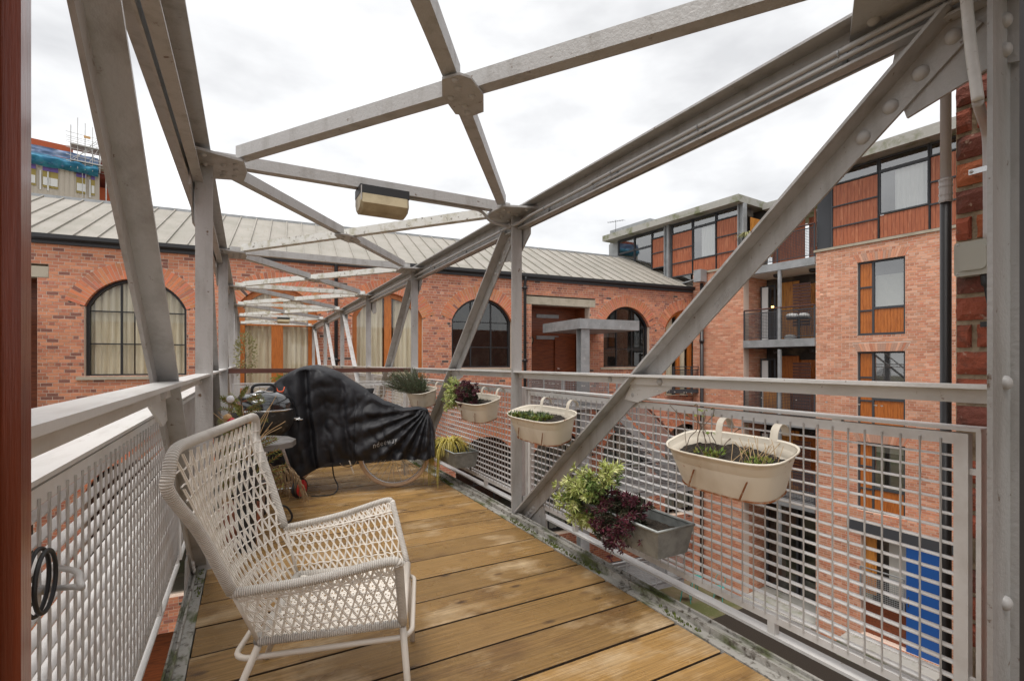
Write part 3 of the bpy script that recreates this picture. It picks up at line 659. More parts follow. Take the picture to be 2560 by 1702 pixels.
# a few objects of light inside the dark windows: glass bricks and pale blind
for wi, s0 in ((0, 12.45),):
    m = MB()
    for i in range(4):
        for j in range(4): m.pbox(MF, s0 + i * .19, s0 + i * .19 + .17, 2.25 + j * .19, 2.42 + j * .19, 1.2, 1.28)
    m.build('glass_blocks', 'zinc', mill, kind='stuff')
def timber_window(s, zb, parts, drapes, transom=None):
    w = MB(); arch_ring(w, s, 0, zb, .15, .12, .22); wn_ = w.build('window', 'timber_orange', mill)
    for x, hw in parts: MB().pbox(MF, s + x - hw, s + x + hw, zb, AR_C + math.sqrt((AR_R - .14) ** 2 - x * x), .115, .215).build('stile', 'timber_orange', wn_)
    if transom: MB().pbox(MF, s - AR_A + .14, s + AR_A - .14, transom, transom + .1, .11, .21).build('transom', 'timber_orange', wn_)
    arch_pane(MB(), s, 0, zb, .17, .1).build('pane', 'glass', wn_)
    for a, b in drapes: curtain(wn_, s + a, s + b, zb, lambda q: AR_C + math.sqrt(max(.05, (AR_R - .1) ** 2 - (q - s) ** 2)), .28)
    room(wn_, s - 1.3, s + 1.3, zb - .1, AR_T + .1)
timber_window(3.28, -.2, [(0, .115)], [(-1.05, -.15), (.2, 1.05)])
timber_window(.0, -.2, [(0, .16), (-.93, .07), (.93, .07)], [(-.95, -.1), (.1, .95)], 2.27)
timber_window(15.9, -.2, [(-.3, .08), (.35, .09)], [(-1.0, -.5), (-.1, .25)])
for s, sill, dz, kd in LOW:
    m = MB(); arch_ring(m, s, dz, -5.3, .06, .2, .26)
    for k in (-.385, .385): m.pbox(MF, s + k - .02, s + k + .02, -5.3, AR_T + dz - .1, .2, .25)
    for z in (-2.36, -3.2, -4.1): m.pbox(MF, s - 1.05, s + 1.05, z - .016, z + .016, .205, .245)
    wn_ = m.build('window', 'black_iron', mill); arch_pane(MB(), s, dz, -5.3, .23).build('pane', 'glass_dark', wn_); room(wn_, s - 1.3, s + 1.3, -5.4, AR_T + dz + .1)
    if s > 9: curtain(wn_, s - .9, s + .9, -5.2, lambda q: AR_C + dz + math.sqrt(max(.05, (AR_R - .1) ** 2 - (q - s) ** 2)), .4, 'blind')
m = MB(); m.pbox(MF, -4.3, -1.9, GROUND, -6.2, .37, .45); m.build('doorway_lining', 'timber_porch', mill)
# lintels, fascia, gutter, down pipes
for a, b in ((8.23, 11.28), (-8.36, -5.27)): MB().pbox(MF, a, b, 3.34, 3.62, -.012, .34).build('lintel', 'stone', mill)
m = MB(); m.pbox(MF, -15.1, 17.2, 4.201, 4.33, -.08, .3); m.build('fascia', 'frame_grey', mill)
m = MB(); pr = [(-.20, .13), (-.20, .03), (-.17, -.01), (-.11, -.01), (-.085, .03), (-.085, .13), (-.10, .13), (-.10, .04), (-.12, .02), (-.165, .02), (-.185, .04), (-.185, .13)]
m.sweep(MF(-15.1, 4.30), MF(17.25, 4.30), pr, FNv, (0, 0, 1)); m.build('gutter', 'black_iron', mill)
for s in (1.66, 8.18):
    m = MB(); m.tube([MF(s, 4.32, -.14), MF(s, 4.2, -.14), MF(s, 4.05, -.09), MF(s, GROUND, -.09)], .055, 10)
    for z in (3.9, 1.25, -1.4, -4): m.tube([MF(s, z - .05, -.09), MF(s, z + .05, -.09)], .072, 10); m.pbox(MF, s - .13, s + .13, z - .02, z + .02, -.06, -.01)
    m.build('drainpipe', 'black_iron', mill, smooth=True)
# roof: standing seam sheets
ZE, ZR, DR = 4.42, 6.44, 4.0
n = 65; s0, s1 = -15.3, 17.25
for i in range(n):
    a, b = lerp(s0, s1, i / n), lerp(s0, s1, (i + 1) / n); m = MB(); o0 = -.16; z0 = ZE - .05
    ts = [(0, 0), (1, 1)]
    m.add([MF(a, z0, o0), MF(b, z0, o0), MF(b, ZR, DR), MF(a, ZR, DR), MF(a, z0 - .05, o0), MF(b, z0 - .05, o0)], [(0, 1, 2, 3), (4, 5, 1, 0)])
    h = .05; w = .016; m.add([MF(a - w, z0, o0), MF(a + w, z0, o0), MF(a + w, ZR, DR), MF(a - w, ZR, DR), MF(a - w, z0 + h, o0), MF(a + w, z0 + h, o0), MF(a + w, ZR + h, DR), MF(a - w, ZR + h, DR)], [(4, 5, 6, 7), (0, 1, 5, 4), (1, 2, 6, 5), (3, 0, 4, 7)])
    m.build('roof_sheet', 'roof_metal', mill)
m = MB(); m.pbox(MF, s0, s1, ZR - .03, ZR + .06, DR - .06, DR + .10); m.build('ridge_cap', 'zinc', mill)
m = MB(); m.add([MF(s0, 4.2, 8.1), MF(s1, 4.2, 8.1), MF(s1, ZR, DR), MF(s0, ZR, DR)], [(0, 1, 2, 3)]); m.build('rear_slope', 'roof_metal', mill)
m = MB(); m.add([MF(s1, 4.2, .0), MF(s1, 4.2, 8.1), MF(s1, ZR - .04, DR)], [(0, 1, 2)]); m.build('gable', 'mortar_old', mill)
# porch recesses in timber, boarded
for a, b in ((8.49, 11.03), (-8.1, -5.49)):
    z = -.2; k = 0
    m = MB()
    while z < 3.34: m.pbox(MF, a, b, z + .004, z + .106, 1.10 + rnd.uniform(0, .006), 1.16); z += .11
    m.build('boarding', 'timber_porch', mill, kind='stuff'); MB().pbox(MF, a, b, -.25, 3.34, 1.13, 1.2).build('backing', 'timber_porch', mill)
    m = MB(); m.pbox(MF, a - .02, a, -.25, 3.34, .36, 1.2); m.pbox(MF, b, b + .02, -.25, 3.34, .36, 1.2); m.pbox(MF, a, b, 3.335, 3.36, .34, 1.2); m.pbox(MF, a, b, -.26, -.22, 0, 1.2); m.build('recess_lining', 'timber_porch', mill)
    for z in (2.95, 2.10): MB().pbox(MF, a + .75, a + 1.75, z, z + .14, 1.06, 1.098).build('light_slot', 'zinc', mill)
dr = MB().pbox(MF, 10.05, 10.98, -.2, 2.2, 1.02, 1.08).build('door', 'timber_porch', mill); MB().pbox(MF, 10.12, 10.22, .92, .95, .96, 1.015).build('handle', 'chrome', dr)
m = MB(); m.lathe((0, 0, 0), [(.001, -.12), (.14, -.10), (.17, -.02), (.17, 0)], 20, 'y'); o = m.build('bulkhead_light', 'black_iron', None); 
bpy.data.objects.remove(o)
m = MB(); c = MF(8.88, 2.05, 1.08); m.lathe(c, [(.21, 0), (.21, -.07), (.17, -.10), (.15, -.10)], 20, 'y'); bl = m.build('wall_light', 'black_iron', mill); m = MB(); m.lathe(c, [(.15, -.09), (.10, -.13), (.001, -.14)], 16, 'y'); m.build('diffuser', 'lamp_cream', bl, smooth=True)
# porch canopy on a steel post, with landing and stairs
def canopy(s0, s1, off, zt, label):
    t = thing('porch_canopy', MF(s0, GROUND, off), label, 'canopy'); m = MB(); m.pbox(MF, s0, s1, zt - .33, zt, off, -.02); m.build('roof_slab', 'zinc', t)
    m = MB(); m.pbox(MF, s0 + .1, s0 + .42, GROUND, zt - .332, off + .06, off + .09); m.pbox(MF, s0 + .1, s0 + .42, GROUND, zt - .332, off + .33, off + .36); m.pbox(MF, s0 + .24, s0 + .28, GROUND, zt - .332, off + .09, off + .33); m.build('post', 'zinc', t)
canopy(8.95, 11.35, -2.6, 2.61, 'grey metal porch canopy on a steel post over the timber recess')
canopy(-8.0, -5.9, -2.4, 2.61, 'grey metal porch canopy at the left edge beside the brown frame')
def mesh_rail(m, p, q, h=1.0, pitch=.06, post=.9):
    p, q = Vector(p), Vector(q); d = q - p; L = d.length
    m.bar(p + V(0, 0, h), q + V(0, 0, h), .05, .03); m.bar(p + V(0, 0, h - .12), q + V(0, 0, h - .12), .03, .03); m.bar(p + V(0, 0, .08), q + V(0, 0, .08), .03, .03)
    n = max(1, int(L / post))
    for i in range(n + 1): c = p + d * (i / n); m.bar(c, c + V(0, 0, h), .04, .04, (1, 0, 0))
    k = 1
    while k * pitch < h - .2: m.bar(p + V(0, 0, .08 + k * pitch), q + V(0, 0, .08 + k * pitch), .012, .012); k += 1
    k = 1
    while k * pitch < L: c = p + d * (k * pitch / L); m.bar(c + V(0, 0, .08), c + V(0, 0, h - .12), .008, .008, (1, 0, 0)); k += 1
lt = thing('access_stair', MF(10, GROUND, -2), 'steel landing and stair with mesh balustrades below the porch canopy', 'stair')
for q in ((8.3, 11.2, -.35, -.22, -2.7, -.03), (9.0, 13.6, -3.35, -3.2, -3.0, -1.0)): MB().pbox(MF, *q).build('landing', 'zinc', lt)
m = MB(); mesh_rail(m, MF(8.3, -.22, -2.7), MF(10.0, -.22, -2.7)); mesh_rail(m, MF(8.3, -.22, -2.6), MF(8.3, -.22, -.1)); m.build('balustrade', 'zinc', lt)
m = MB(); mesh_rail(m, MF(10.3, -.22, -2.75), MF(13.6, -3.2, -2.75)); m.build('balustrade', 'zinc', lt)
m = MB(); mesh_rail(m, MF(10.2, -3.2, -3.0), MF(13.6, -3.2, -3.0)); m.build('balustrade', 'zinc', lt)
for o in (-2.7, -1.7): MB().bar(MF(10.1, -.3, o), MF(13.4, -3.3, o), .05, .26).build('stringer', 'zinc', lt)
for i in range(15): MB().pbox(MF, 10.2 + i * .22, 10.45 + i * .22, -.45 - i * .2, -.42 - i * .2, -2.68, -1.72).build('tread', 'zinc', lt)
m = MB(); m.bar(MF(10.3, .78, -2.75), MF(13.6, -2.2, -2.75), .06, .05); m.bar(MF(8.3, .81, -2.7), MF(10.2, .81, -2.7), .06, .05); m.build('timber_handrail', 'timber_rail', lt)
m = MB(); mesh_rail(m, MF(9.0, -6.2, -3.4), MF(12.6, -6.2, -3.4)); mesh_rail(m, MF(9.0, -3.3, -3.2), MF(12.0, -6.2, -3.2)); m.pbox(MF, 9, 12.6, -6.35, -6.2, -3.4, -1.2); m.bar(MF(9, -3.6, -1.4), MF(12, -6.4, -1.4), .05, .25); m.build('lower_flight', 'zinc', lt, kind='stuff')
m = MB(); mesh_rail(m, MF(14.9, .05, -.35), MF(16.85, .05, -.35), .95); m.pbox(MF, 14.85, 16.9, -.12, .04, -.36, -.01); m.build('juliet_balcony', 'frame_grey', mill, kind='stuff')
m = MB(); m.pbox(MF, 16.95, 17.1, 1.85, 2.1, -.12, -.01); m.build('bird_box', 'timber_honey', mill)
m = MB(); mesh_rail(m, MF(-6.0, -.2, -2.3), MF(-6.0, -1.6, -.3)); m.build('left_balustrade', 'zinc', mill, kind='stuff')
# ------------------------------------------------------------------ the apartment block on the right
BZ = R(-4.4); B0 = V(17.6, 7, 0); BDv = V(math.sin(BZ), math.cos(BZ), 0); BNv = V(math.cos(BZ), -math.sin(BZ), 0)
def MBd(t, z, o=0): return B0 + BDv * t + BNv * o + V(0, 0, z)
apt = thing('apartment_block', MBd(4, GROUND), 'modern brick and timber apartment block with recessed balconies on the right', 'building')
WZ = [(2.06, 4.41), (-.84, 1.52), (-3.63, -1.38)]
def holes_b(zb, zt):
    h = []; zm = (zb + zt) / 2
    for z0, z1 in WZ:
        if z0 < zm < z1: h.append((.40, 1.68))
        if z1 < zm < z1 + .27: k = (zm - z1) / .27; h.append((.40 - .13 * k, 1.68 + .13 * k))
    if -7.6 < zm < -4.3: h.append((-.42, 1.58))
    if -4.3 < zm < -3.95: h.append((-.7, 1.98))
    return h
def sc_b(p, q, zb, zt):
    t, z = (p + q) / 2, (zb + zt) / 2
    if q - p < .15 or t < -.45 or t > 2.95: return -9
    return 3 - abs(z - 3.4)
brick_wall(apt, MBd, -4.2, 2.95, GROUND, 4.98, .0752, holes_b, .225, tint_new, 'brick_new', 'mortar_new', sc_b, 11)
w2 = thing('x', (0, 0, 0), 'x', 'x'); bpy.data.objects.remove(w2)
# left brick pier of the same block
def MB2(t, z, o=0): return MBd(t, z, o + .0)
pier = MB()
r_ = random.Random(5)
def simple_bricks(M, a0, a1, z0, z1, parent, off=0):
    wl = MB(); wl.pbox(M, a0, a1, z0, z1, off, off + .36); wl.build('wall', 'mortar_new', parent); m = MB(); z = z1; row = 0; r = random.Random(int(a0 * 7) + 3)
    while z - .0752 > z0:
        p = a0 - (.1125 if row % 2 else 0)
        while p < a1:
            q0, q1 = max(p, a0), min(p + .225, a1)
            if q1 - q0 > .03:
                m.col = tint_new(r); o = off - .006 + r.uniform(-.003, .003); a, b, c, d = q0 + .005, q1 - .005, z - .0752 + .006, z - .005
                m.add([M(a, c, o), M(b, c, o), M(b, c, off + .01), M(a, c, off + .01), M(a, d, o), M(b, d, o), M(b, d, off + .01), M(a, d, off + .01)], [(0, 1, 5, 4), (0, 3, 2, 1), (4, 5, 6, 7), (1, 2, 6, 5), (3, 0, 4, 7)])
            p += .225
        z -= .0752; row += 1
    m.build('brickwork', 'brick_new', parent, kind='stuff')
simple_bricks(MBd, 5.62, 7.95, GROUND, 4.95, apt)
MRt = lambda t, z, o: MBd(2.95, z, 0) + BNv * t + BDv * (o + .0)      # return of the main pier towards the balconies
MRl = lambda t, z, o: MBd(5.62, z, 0) + BNv * t + BDv * o
simple_bricks(MRl, .36, 2.2, GROUND, 4.95, apt)
m = MB(); m.pbox(MBd, -4.2, 3.0, 4.98, 5.06, -.05, .4); m.pbox(MBd, 5.6, 7.9, 4.95, 5.03, -.05, .4); m.build('coping', 'stone', apt)
# flat brick arches over the windows
for z0, z1 in WZ:
    n = 20; rr = random.Random(int(z1 * 10))
    for i in range(n):
        u0, u1 = i / n, (i + 1) / n; m = MB(); m.col = tint_new(rr) if rr.random() < .6 else (.5, .3, .22); f = lambda u, k: (lerp(.40 - .13 * k, 1.68 + .13 * k, u))
        g_ = .004; m.add([MBd(f(u0, 0) + g_, z1 + .006, -.008), MBd(f(u1, 0) - g_, z1 + .006, -.008), MBd(f(u1, 1) - g_, z1 + .264, -.008), MBd(f(u0, 1) + g_, z1 + .264, -.008), MBd(f(u0, 0) + g_, z1 + .006, .2), MBd(f(u1, 0) - g_, z1 + .006, .2), MBd(f(u1, 1) - g_, z1 + .264, .2), MBd(f(u0, 1) + g_, z1 + .264, .2)], [(0, 1, 2, 3), (0, 4, 5, 1), (1, 5, 6, 2), (2, 6, 7, 3), (3, 7, 4, 0)])
        m.build('arch_brick', 'brick_new', apt)
    m = MB(); m.pbox(MBd, .2, 1.9, z1 + .002, z1 + .34, .004, .3); m.build('arch_mortar', 'mortar_new', apt)
def boards(parent, M, a0, a1, z0, z1, o, mt, pitch=.105, name='timber_panel'):
    m = MB(); n = max(1, round((a1 - a0) / pitch)); w = (a1 - a0) / n
    m.pbox(M, a0, a1, z0, z1, o + .012, o + .03)
    for i in range(n): m.pbox(M, a0 + i * w + .004, a0 + (i + 1) * w - .004, z0 + .002, z1 - .002, o + rnd.uniform(0, .004), o + .0115)
    return m.build(name, mt, parent)
def frame(m, M, a0, a1, z0, z1, w, o0, o1):
    m.pbox(M, a0, a1, z1 - w, z1, o0, o1); m.pbox(M, a0, a1, z0, z0 + w, o0, o1); m.pbox(M, a0, a0 + w, z0 + w, z1 - w, o0, o1); m.pbox(M, a1 - w, a1, z0 + w, z1 - w, o0, o1)
def pane(parent, M, a0, a1, z0, z1, o, mt='glass_dark', back=None, bo=.35):
    m = MB(); m.add([M(a0, z0, o), M(a1, z0, o), M(a1, z1, o), M(a0, z1, o)], [(3, 2, 1, 0)]); m.build('pane', mt, parent)
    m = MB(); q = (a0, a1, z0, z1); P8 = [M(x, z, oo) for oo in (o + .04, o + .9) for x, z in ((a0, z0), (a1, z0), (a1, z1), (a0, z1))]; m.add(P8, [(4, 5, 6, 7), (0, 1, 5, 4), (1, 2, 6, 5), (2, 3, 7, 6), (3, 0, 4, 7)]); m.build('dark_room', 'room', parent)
    if back:
        f0, f1, mt2 = back; n = 24
        MB().grid(lambda u, v: M(lerp(lerp(a0, a1, f0), lerp(a0, a1, f1), u), lerp(z0, z1, v), o + bo + .03 * math.sin(u * 40)), n, 2).build('curtain', mt2, parent, smooth=True)
for i, (z0, z1) in enumerate(WZ):
    m = MB(); frame(m, MBd, .40, 1.68, z0, z1, .055, .06, .14); m.pbox(MBd, 1.23, 1.29, z0 + .055, z1 - .055, .06, .14); zs = lerp(z0, z1, .36)
    m.pbox(MBd, .455, 1.23, zs - .04, zs + .03, .06, .14)
    for k in (.333, .65): zz = lerp(z0, z1, k); m.pbox(MBd, 1.29, 1.625, zz - .025, zz + .025, .06, .14)
    wn_ = m.build('window', 'frame_grey', apt); q_ = MB(); frame(q_, MBd, .34, 1.74, z0 - .07, z1 + .07, .10, .145, .3); q_.build('reveal', 'mortar_new', wn_)
    for k0, k1 in ((0, .333), (.333, .65), (.65, 1)): boards(wn_, MBd, 1.29, 1.625, lerp(z0, z1, k0) + (.025 if k0 else .055), lerp(z0, z1, k1) - (.025 if k1 < 1 else .055), .085, 'timber_orange', .085)
    boards(wn_, MBd, .455, 1.23, z0 + .055, zs - .04, .085, 'timber_orange', .085)
    pane(wn_, MBd, .455, 1.23, zs + .03, z1 - .055, .10, 'glass_sky', None)
    m = MB()
    if i == 0:
        z = zs + .05
        while z < lerp(zs, z1, .68): m.pbox(MBd, .46, 1.22, z, z + .026, .17, .18); z += .034
        m.build('blind', 'blind', wn_, kind='stuff')
    elif i == 1: m.pbox(MBd, .46, 1.22, zs + .03, z1 - .06, .2, .21); m.build('blind', 'frame_grey', wn_)
    else: m.pbox(MBd, .46, 1.22, z1 - .30, z1 - .06, .2, .21); m.build('blind', 'blind', wn_)
    m = MB(); m.pbox(MBd, .40, 1.68, z0 - .018, z0 - .001, -.004, .06); m.build('sill', 'frame_grey', wn_)
# ground floor: beam, blue door, opening with grille
m = MB(); m.pbox(MBd, -.75, 1.97, -4.3, -3.96, -.03, .3); m.build('steel_beam', 'frame_grey', apt)
d_ = MB().pbox(MBd, -.42, .38, -7.6, -4.32, .02, .07).build('blue_door', 'blue_paint', apt); MB().pbox(MBd, .30, .33, -6.2, -5.9, -.01, .018).build('handle', 'chrome', d_)
m = MB(); m.pbox(MBd, .4, 1.57, -7.6, -6.5, .25, .3); m.build('timber_panel', 'timber_porch', apt); m = MB(); m.pbox(MBd, .45, .95, -6.3, -4.3, .4, .42); m.build('blind', 'blind', apt)
m = MB(); m.pbox(MBd, 1.25, 1.55, -6.3, -4.3, .28, .32); m.build('timber_panel', 'timber_honey', apt); m = MB(); m.pbox(MBd, .38, 1.58, -7.6, -4.3, .9, .95); m.build('dark_room', 'room', apt)
m = MB(); mesh_rail(m, MBd(.42, -6.45, -.02), MBd(1.58, -6.45, -.02), 1.05); m.build('grille', 'zinc', apt, kind='stuff')
m = MB(); m.pbox(MBd, -.6, 1.9, GROUND, -7.62, -.9, .3); m.build('plinth', 'concrete', apt)
# balconies
for i, zf in enumerate((4.85, 2.03, -.87, -3.77)):
    m = MB(); m.pbox(MBd, 2.96, 5.60, zf - .28, zf, -.06, 2.2); b_o = m.build('balcony', 'zinc', apt)
    m = MB(); m.pbox(MBd, 2.96, 5.60, zf - .30, zf - .282, .05, 2.2); m.build('soffit', 'tent_white' if i == 0 else 'frame_grey', b_o)
    m = MB(); mesh_rail(m, MBd(2.98, zf, -.02), MBd(5.58, zf, -.02), 1.15, .055, 1.28); m.build('mesh_balustrade', 'frame_grey', b_o)
    m = MB(); m.bar(MBd(2.98, zf + 1.17, -.02), MBd(5.58, zf + 1.17, -.02), .07, .035); m.build('timber_handrail', 'timber_rail', b_o)
    if i == 0: continue
    # back wall of the recess
    boards(b_o, MBd, 2.96, 4.9, zf + .01, zf + 2.15, 1.55, 'timber_honey' if i == 1 else 'timber_orange')
    boards(b_o, MBd, 4.25, 4.95, zf + .01, zf + 2.3, 1.45, 'timber_orange' if i == 2 else 'timber_honey')
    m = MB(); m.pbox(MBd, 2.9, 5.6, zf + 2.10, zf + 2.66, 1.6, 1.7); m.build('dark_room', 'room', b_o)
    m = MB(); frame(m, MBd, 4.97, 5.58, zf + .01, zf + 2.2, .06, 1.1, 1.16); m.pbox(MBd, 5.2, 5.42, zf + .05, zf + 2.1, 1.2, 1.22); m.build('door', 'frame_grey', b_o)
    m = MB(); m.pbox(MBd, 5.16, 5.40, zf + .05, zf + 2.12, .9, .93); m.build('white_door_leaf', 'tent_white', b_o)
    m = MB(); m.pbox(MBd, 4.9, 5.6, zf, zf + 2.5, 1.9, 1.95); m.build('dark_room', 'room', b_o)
    sl = MB(); z = zf + .5 if i == 1 else zf + .35
    while z < zf + 2.0: sl.pbox(MBd, 3.5, 4.12, z, z + .085, .75, .80); z += .115
    sl.build('louvre_screen', 'timber_rail', b_o, kind='stuff')
    m = MB(); m.pbox(MBd, 4.15, 4.25, zf - 2.9 + .28 if i == 3 else zf, zf + 2.53, -.05, .05); m.build('post', 'zinc', b_o)
    for t in (3.3, 4.6): MB().lathe(MBd(t, zf + 2.5, .6), [(.16, 0), (.15, -.08), (.10, -.11), (.001, -.12)], 14).build('ceiling_light', 'black_iron', b_o)
m = MB(); m.pbox(MBd, 2.9, 5.65, GROUND, -4.06, 1.7, 1.8); m.build('dark_room', 'room', apt); m = MB(); m.pbox(MBd, 2.96, 5.6, GROUND, GROUND + .25, -.3, 1.7); m.build('entrance_step', 'concrete', apt)
for a_, b_ in ((3.0, 4.2), (4.3, 5.58)): m = MB(); frame(m, MBd, a_, b_, GROUND + .26, -4.2, .08, 1.5, 1.6); w_ = m.build('window', 'frame_grey', apt); pane(w_, MBd, a_ + .08, b_ - .08, GROUND + .34, -4.28, 1.55)
m = MB(); m.tube([MBd(5.30, 3.35, 1.5), MBd(5.30, 3.45, 1.5)], .05, 8); m.build('lit_wall_lamp', 'lit_lamp', apt)
# penthouse storey
def slab(t0, t1, o0, z0, z1): MB().pbox(MBd, t0, t1, z0, z1, o0, 5).build('roof_slab', 'concrete', apt)
slab(5.55, 13.1, -.45, 7.42, 7.70); slab(-4.2, 2.75, -.5, 7.62, 7.95); slab(2.75, 5.55, 1.2, 7.35, 7.6)
def pent(cells, zb, zt):
    for (a0, a1, rows) in cells:
        for (z0, z1, kd) in rows:
            if kd == 'g': 
                m = MB(); frame(m, MBd, a0, a1, z0, z1, .045, .02, .1); w_ = m.build('window', 'frame_grey', apt); pane(w_, MBd, a0 + .045, a1 - .045, z0 + .045, z1 - .045, .06, 'glass', None)
            elif kd == 'w':
                m = MB(); frame(m, MBd, a0, a1, z0, z1, .05, .02, .1); w_ = m.build('window', 'frame_grey', apt); pane(w_, MBd, a0 + .05, a1 - .05, z0 + .05, z1 - .05, .06, 'glass', (.1, .62, 'curtain_white'))
            else: boards(apt, MBd, a0 + .03, a1 - .03, z0 + .025, z1 - .025, .05, 'timber_clad')
    m = MB(); lo, hi = min(c[0] for c in cells), max(c[1] for c in cells)
    m.pbox(MBd, lo, hi, zb, zt, .11, .2); m.build('backing', 'frame_grey', apt)
pentL = [(5.75, 6.85, [(7.02, 7.40, 'g'), (6.33, 7.02, 't'), (5.65, 6.33, 't'), (4.98, 5.65, 't')]), (6.85, 8.0, [(7.0, 7.40, 'g'), (5.62, 7.0, 'w'), (5.03, 5.62, 't')]), (8.0, 9.1, [(6.95, 7.4, 'g'), (6.25, 6.95, 't'), (5.62, 6.25, 't'), (5.03, 5.62, 't')]),
         (9.5, 10.25, [(6.98, 7.38, 'g'), (6.3, 6.98, 't'), (5.6, 6.3, 't')]), (10.25, 11.35, [(6.7, 7.38, 'g'), (5.3, 6.7, 'g')]), (11.35, 12.45, [(6.7, 7.38, 'g'), (5.3, 6.7, 'g')])]
def glazed_backing(cells):
    pass
for a0, a1, rows in pentL + [(1.10, 2.45, [(7.15, 7.6, 'g'), (6.42, 7.15, 't'), (5.72, 6.42, 't'), (5.06, 5.72, 't')]), (-.18, 1.10, [(7.18, 7.6, 'g'), (5.82, 7.18, 'w'), (5.06, 5.82, 't')]), (-1.2, -.18, [(7.2, 7.6, 'g'), (6.45, 7.2, 't'), (5.8, 6.45, 't'), (5.06, 5.8, 't')]), (-4.2, -1.2, [(7.2, 7.6, 'g'), (5.8, 7.2, 'g'), (5.06, 5.8, 't')])]:
    for z0, z1, kd in rows:
        if kd in 'gw':
            m = MB(); frame(m, MBd, a0, a1, z0, z1, .045, .02, .1); w_ = m.build('window', 'frame_grey', apt); pane(w_, MBd, a0 + .045, a1 - .045, z0 + .045, z1 - .045, .06, 'glass_sky', (.05, .72, 'curtain_white') if kd == 'w' else None, .12)
        else: boards(apt, MBd, a0 + .025, a1 - .025, z0 + .02, z1 - .02, .05, 'timber_clad')
    m = MB(); m.pbox(MBd, a0 - .02, a0 + .02, rows[-1][0], rows[0][1], .01, .09); m.pbox(MBd, a1 - .02, a1 + .02, rows[-1][0], rows[0][1], .01, .09); 
    for z0, z1, kd in rows: 
        if kd == 't': m.pbox(MBd, a0 + .02, a1 - .02, z0 - .022, z0 + .022, .012, .088)
    m.build('frame_bars', 'frame_grey', apt)
m = MB(); m.pbox(MBd, 2.40, 2.95, 5.06, 7.6, .1, .35); m.build('column', 'frame_grey', apt)
for t in (9.3, 5.68): m = MB(); m.pbox(MBd, t - .13, t - .09, 5.0, 7.42, -.12, .12); m.pbox(MBd, t + .09, t + .13, 5.0, 7.42, -.12, .12); m.pbox(MBd, t - .09, t + .09, 5.0, 7.42, -.02, .02); m.build('steel_column', 'zinc', apt)
# terrace recess between
MP = lambda t, z, o: MBd(t, z, o + 2.0)
boards(apt, MP, 4.3, 5.6, 4.9, 7.3, .0, 'timber_clad'); boards(apt, MP, 2.95, 4.3, 4.9, 6.9, .3, 'timber_clad')
m = MB(); frame(m, MP, 3.1, 4.0, 4.9, 7.1, .06, .1, .16); w_ = m.build('window', 'tent_white', apt); pane(w_, MP, 3.16, 3.94, 4.96, 7.04, .13, 'glass', (.1, .9, 'curtain_white'))
boards(apt, lambda t, z, o: MBd(5.58, z, 0) + BNv * t - BDv * o, .3, 1.9, 5.5, 6.9, .05, 'timber_honey')
m = MB(); m.pbox(MBd, 13.0, 16.1, 5, 9.15, 3.0, 6); m.build('plant_room', 'zinc', apt); m = MB(); m.pbox(MBd, 11.4, 12.95, 5, 9.1, 3.3, 6); m.build('plant_room', 'zinc', apt)
m = MB(); m.pbox(MBd, 12.6, 13.4, 4.6, 7.42, .3, 4); m.build('end_wall', 'zinc', apt)
m = MB(); m.pbox(MBd, 5.56, 9.2, 4.9, 7.42, 1.5, 1.6); m.build('back_wall', 'room', apt)
m = MB(); m.tube([MBd(12.9, 7.7, .3), MBd(12.9, 8.6, .3)], .012, 5); m.bar(MBd(12.3, 8.45, .3), MBd(13.5, 8.6, .3), .015, .015)
for k in range(7): c = MBd(12.35 + k * .17, 8.46 + k * .022, .3); m.bar(c - BNv * .15, c + BNv * .15, .008, .008)
m.build('aerial', 'frame_grey', apt, kind='stuff')
m = MB(); m.pbox(MBd, 7.2, 7.55, 4.55, 5.05, -.5, -.1); m.bar(MBd(7.4, 4.7, -.3), MBd(9.0, 4.65, .2), .22, .05); m.build('hopper', 'zinc', apt)
m = MB(); m.tube([MBd(7.35, 4.5, -.22), MBd(7.35, GROUND, -.22)], .075, 10); 
for z in (2.6, 2.0, -1, -4): m.tube([MBd(7.35, z, -.22), MBd(7.35, z + .15, -.22)], .10, 10)
m.build('drainpipe', 'pvc_black', apt, smooth=True)
# things on the balconies
def btable(label):
    c = MBd(3.75, 2.03, .45); t = thing('balcony_table', c, label, 'table'); MB().lathe(c, [(.001, .74), (.42, .74), (.42, .77), (.001, .77)], 18).build('table_top', 'black_plastic', t)
    MB().tube([c, c + V(0, 0, .74)], .05, 8).build('pedestal', 'black_plastic', t); MB().lathe(c, [(.24, 0), (.24, .03), (.001, .05)], 14).build('foot', 'black_plastic', t)
btable('black round table on the second highest balcony of the apartment block')
def lumps(name, c, n, r, mt, label, cat):
    m = MB(); rr = random.Random(len(label))
    m.lathe(c, [(.001, 0), (r, .02), (r * 1.15, r * .5), (r * .8, r * 1.0), (.001, r * 1.15)], 14, sx=1.5)
    o = m.build(name, mt, None, smooth=True); tag(o, label, cat); return o
lumps('cushion', MBd(3.95, 2.80, .40), 1, .17, 'tent_white', 'white bundle with red trim on the black balcony table, farther from the brick pier', 'cushion')
lumps('cushion', MBd(3.55, 2.80, .42), 1, .15, 'tent_white', 'white bundle on the black balcony table, nearer the brick pier', 'cushion')
lumps('cloth', MBd(4.0, 2.03, .35), 1, .16, 'tent_white', 'white cloth heap on the floor below the black balcony table', 'cloth')
c = MBd(4.65, -.87, .5); t = thing('storage_box', c, 'honey timber store box with grey lid on the lower balcony', 'box'); MB().pbox(MBd, 4.3, 5.0, -.86, .30, .3, .9).build('box_body', 'timber_honey', t)
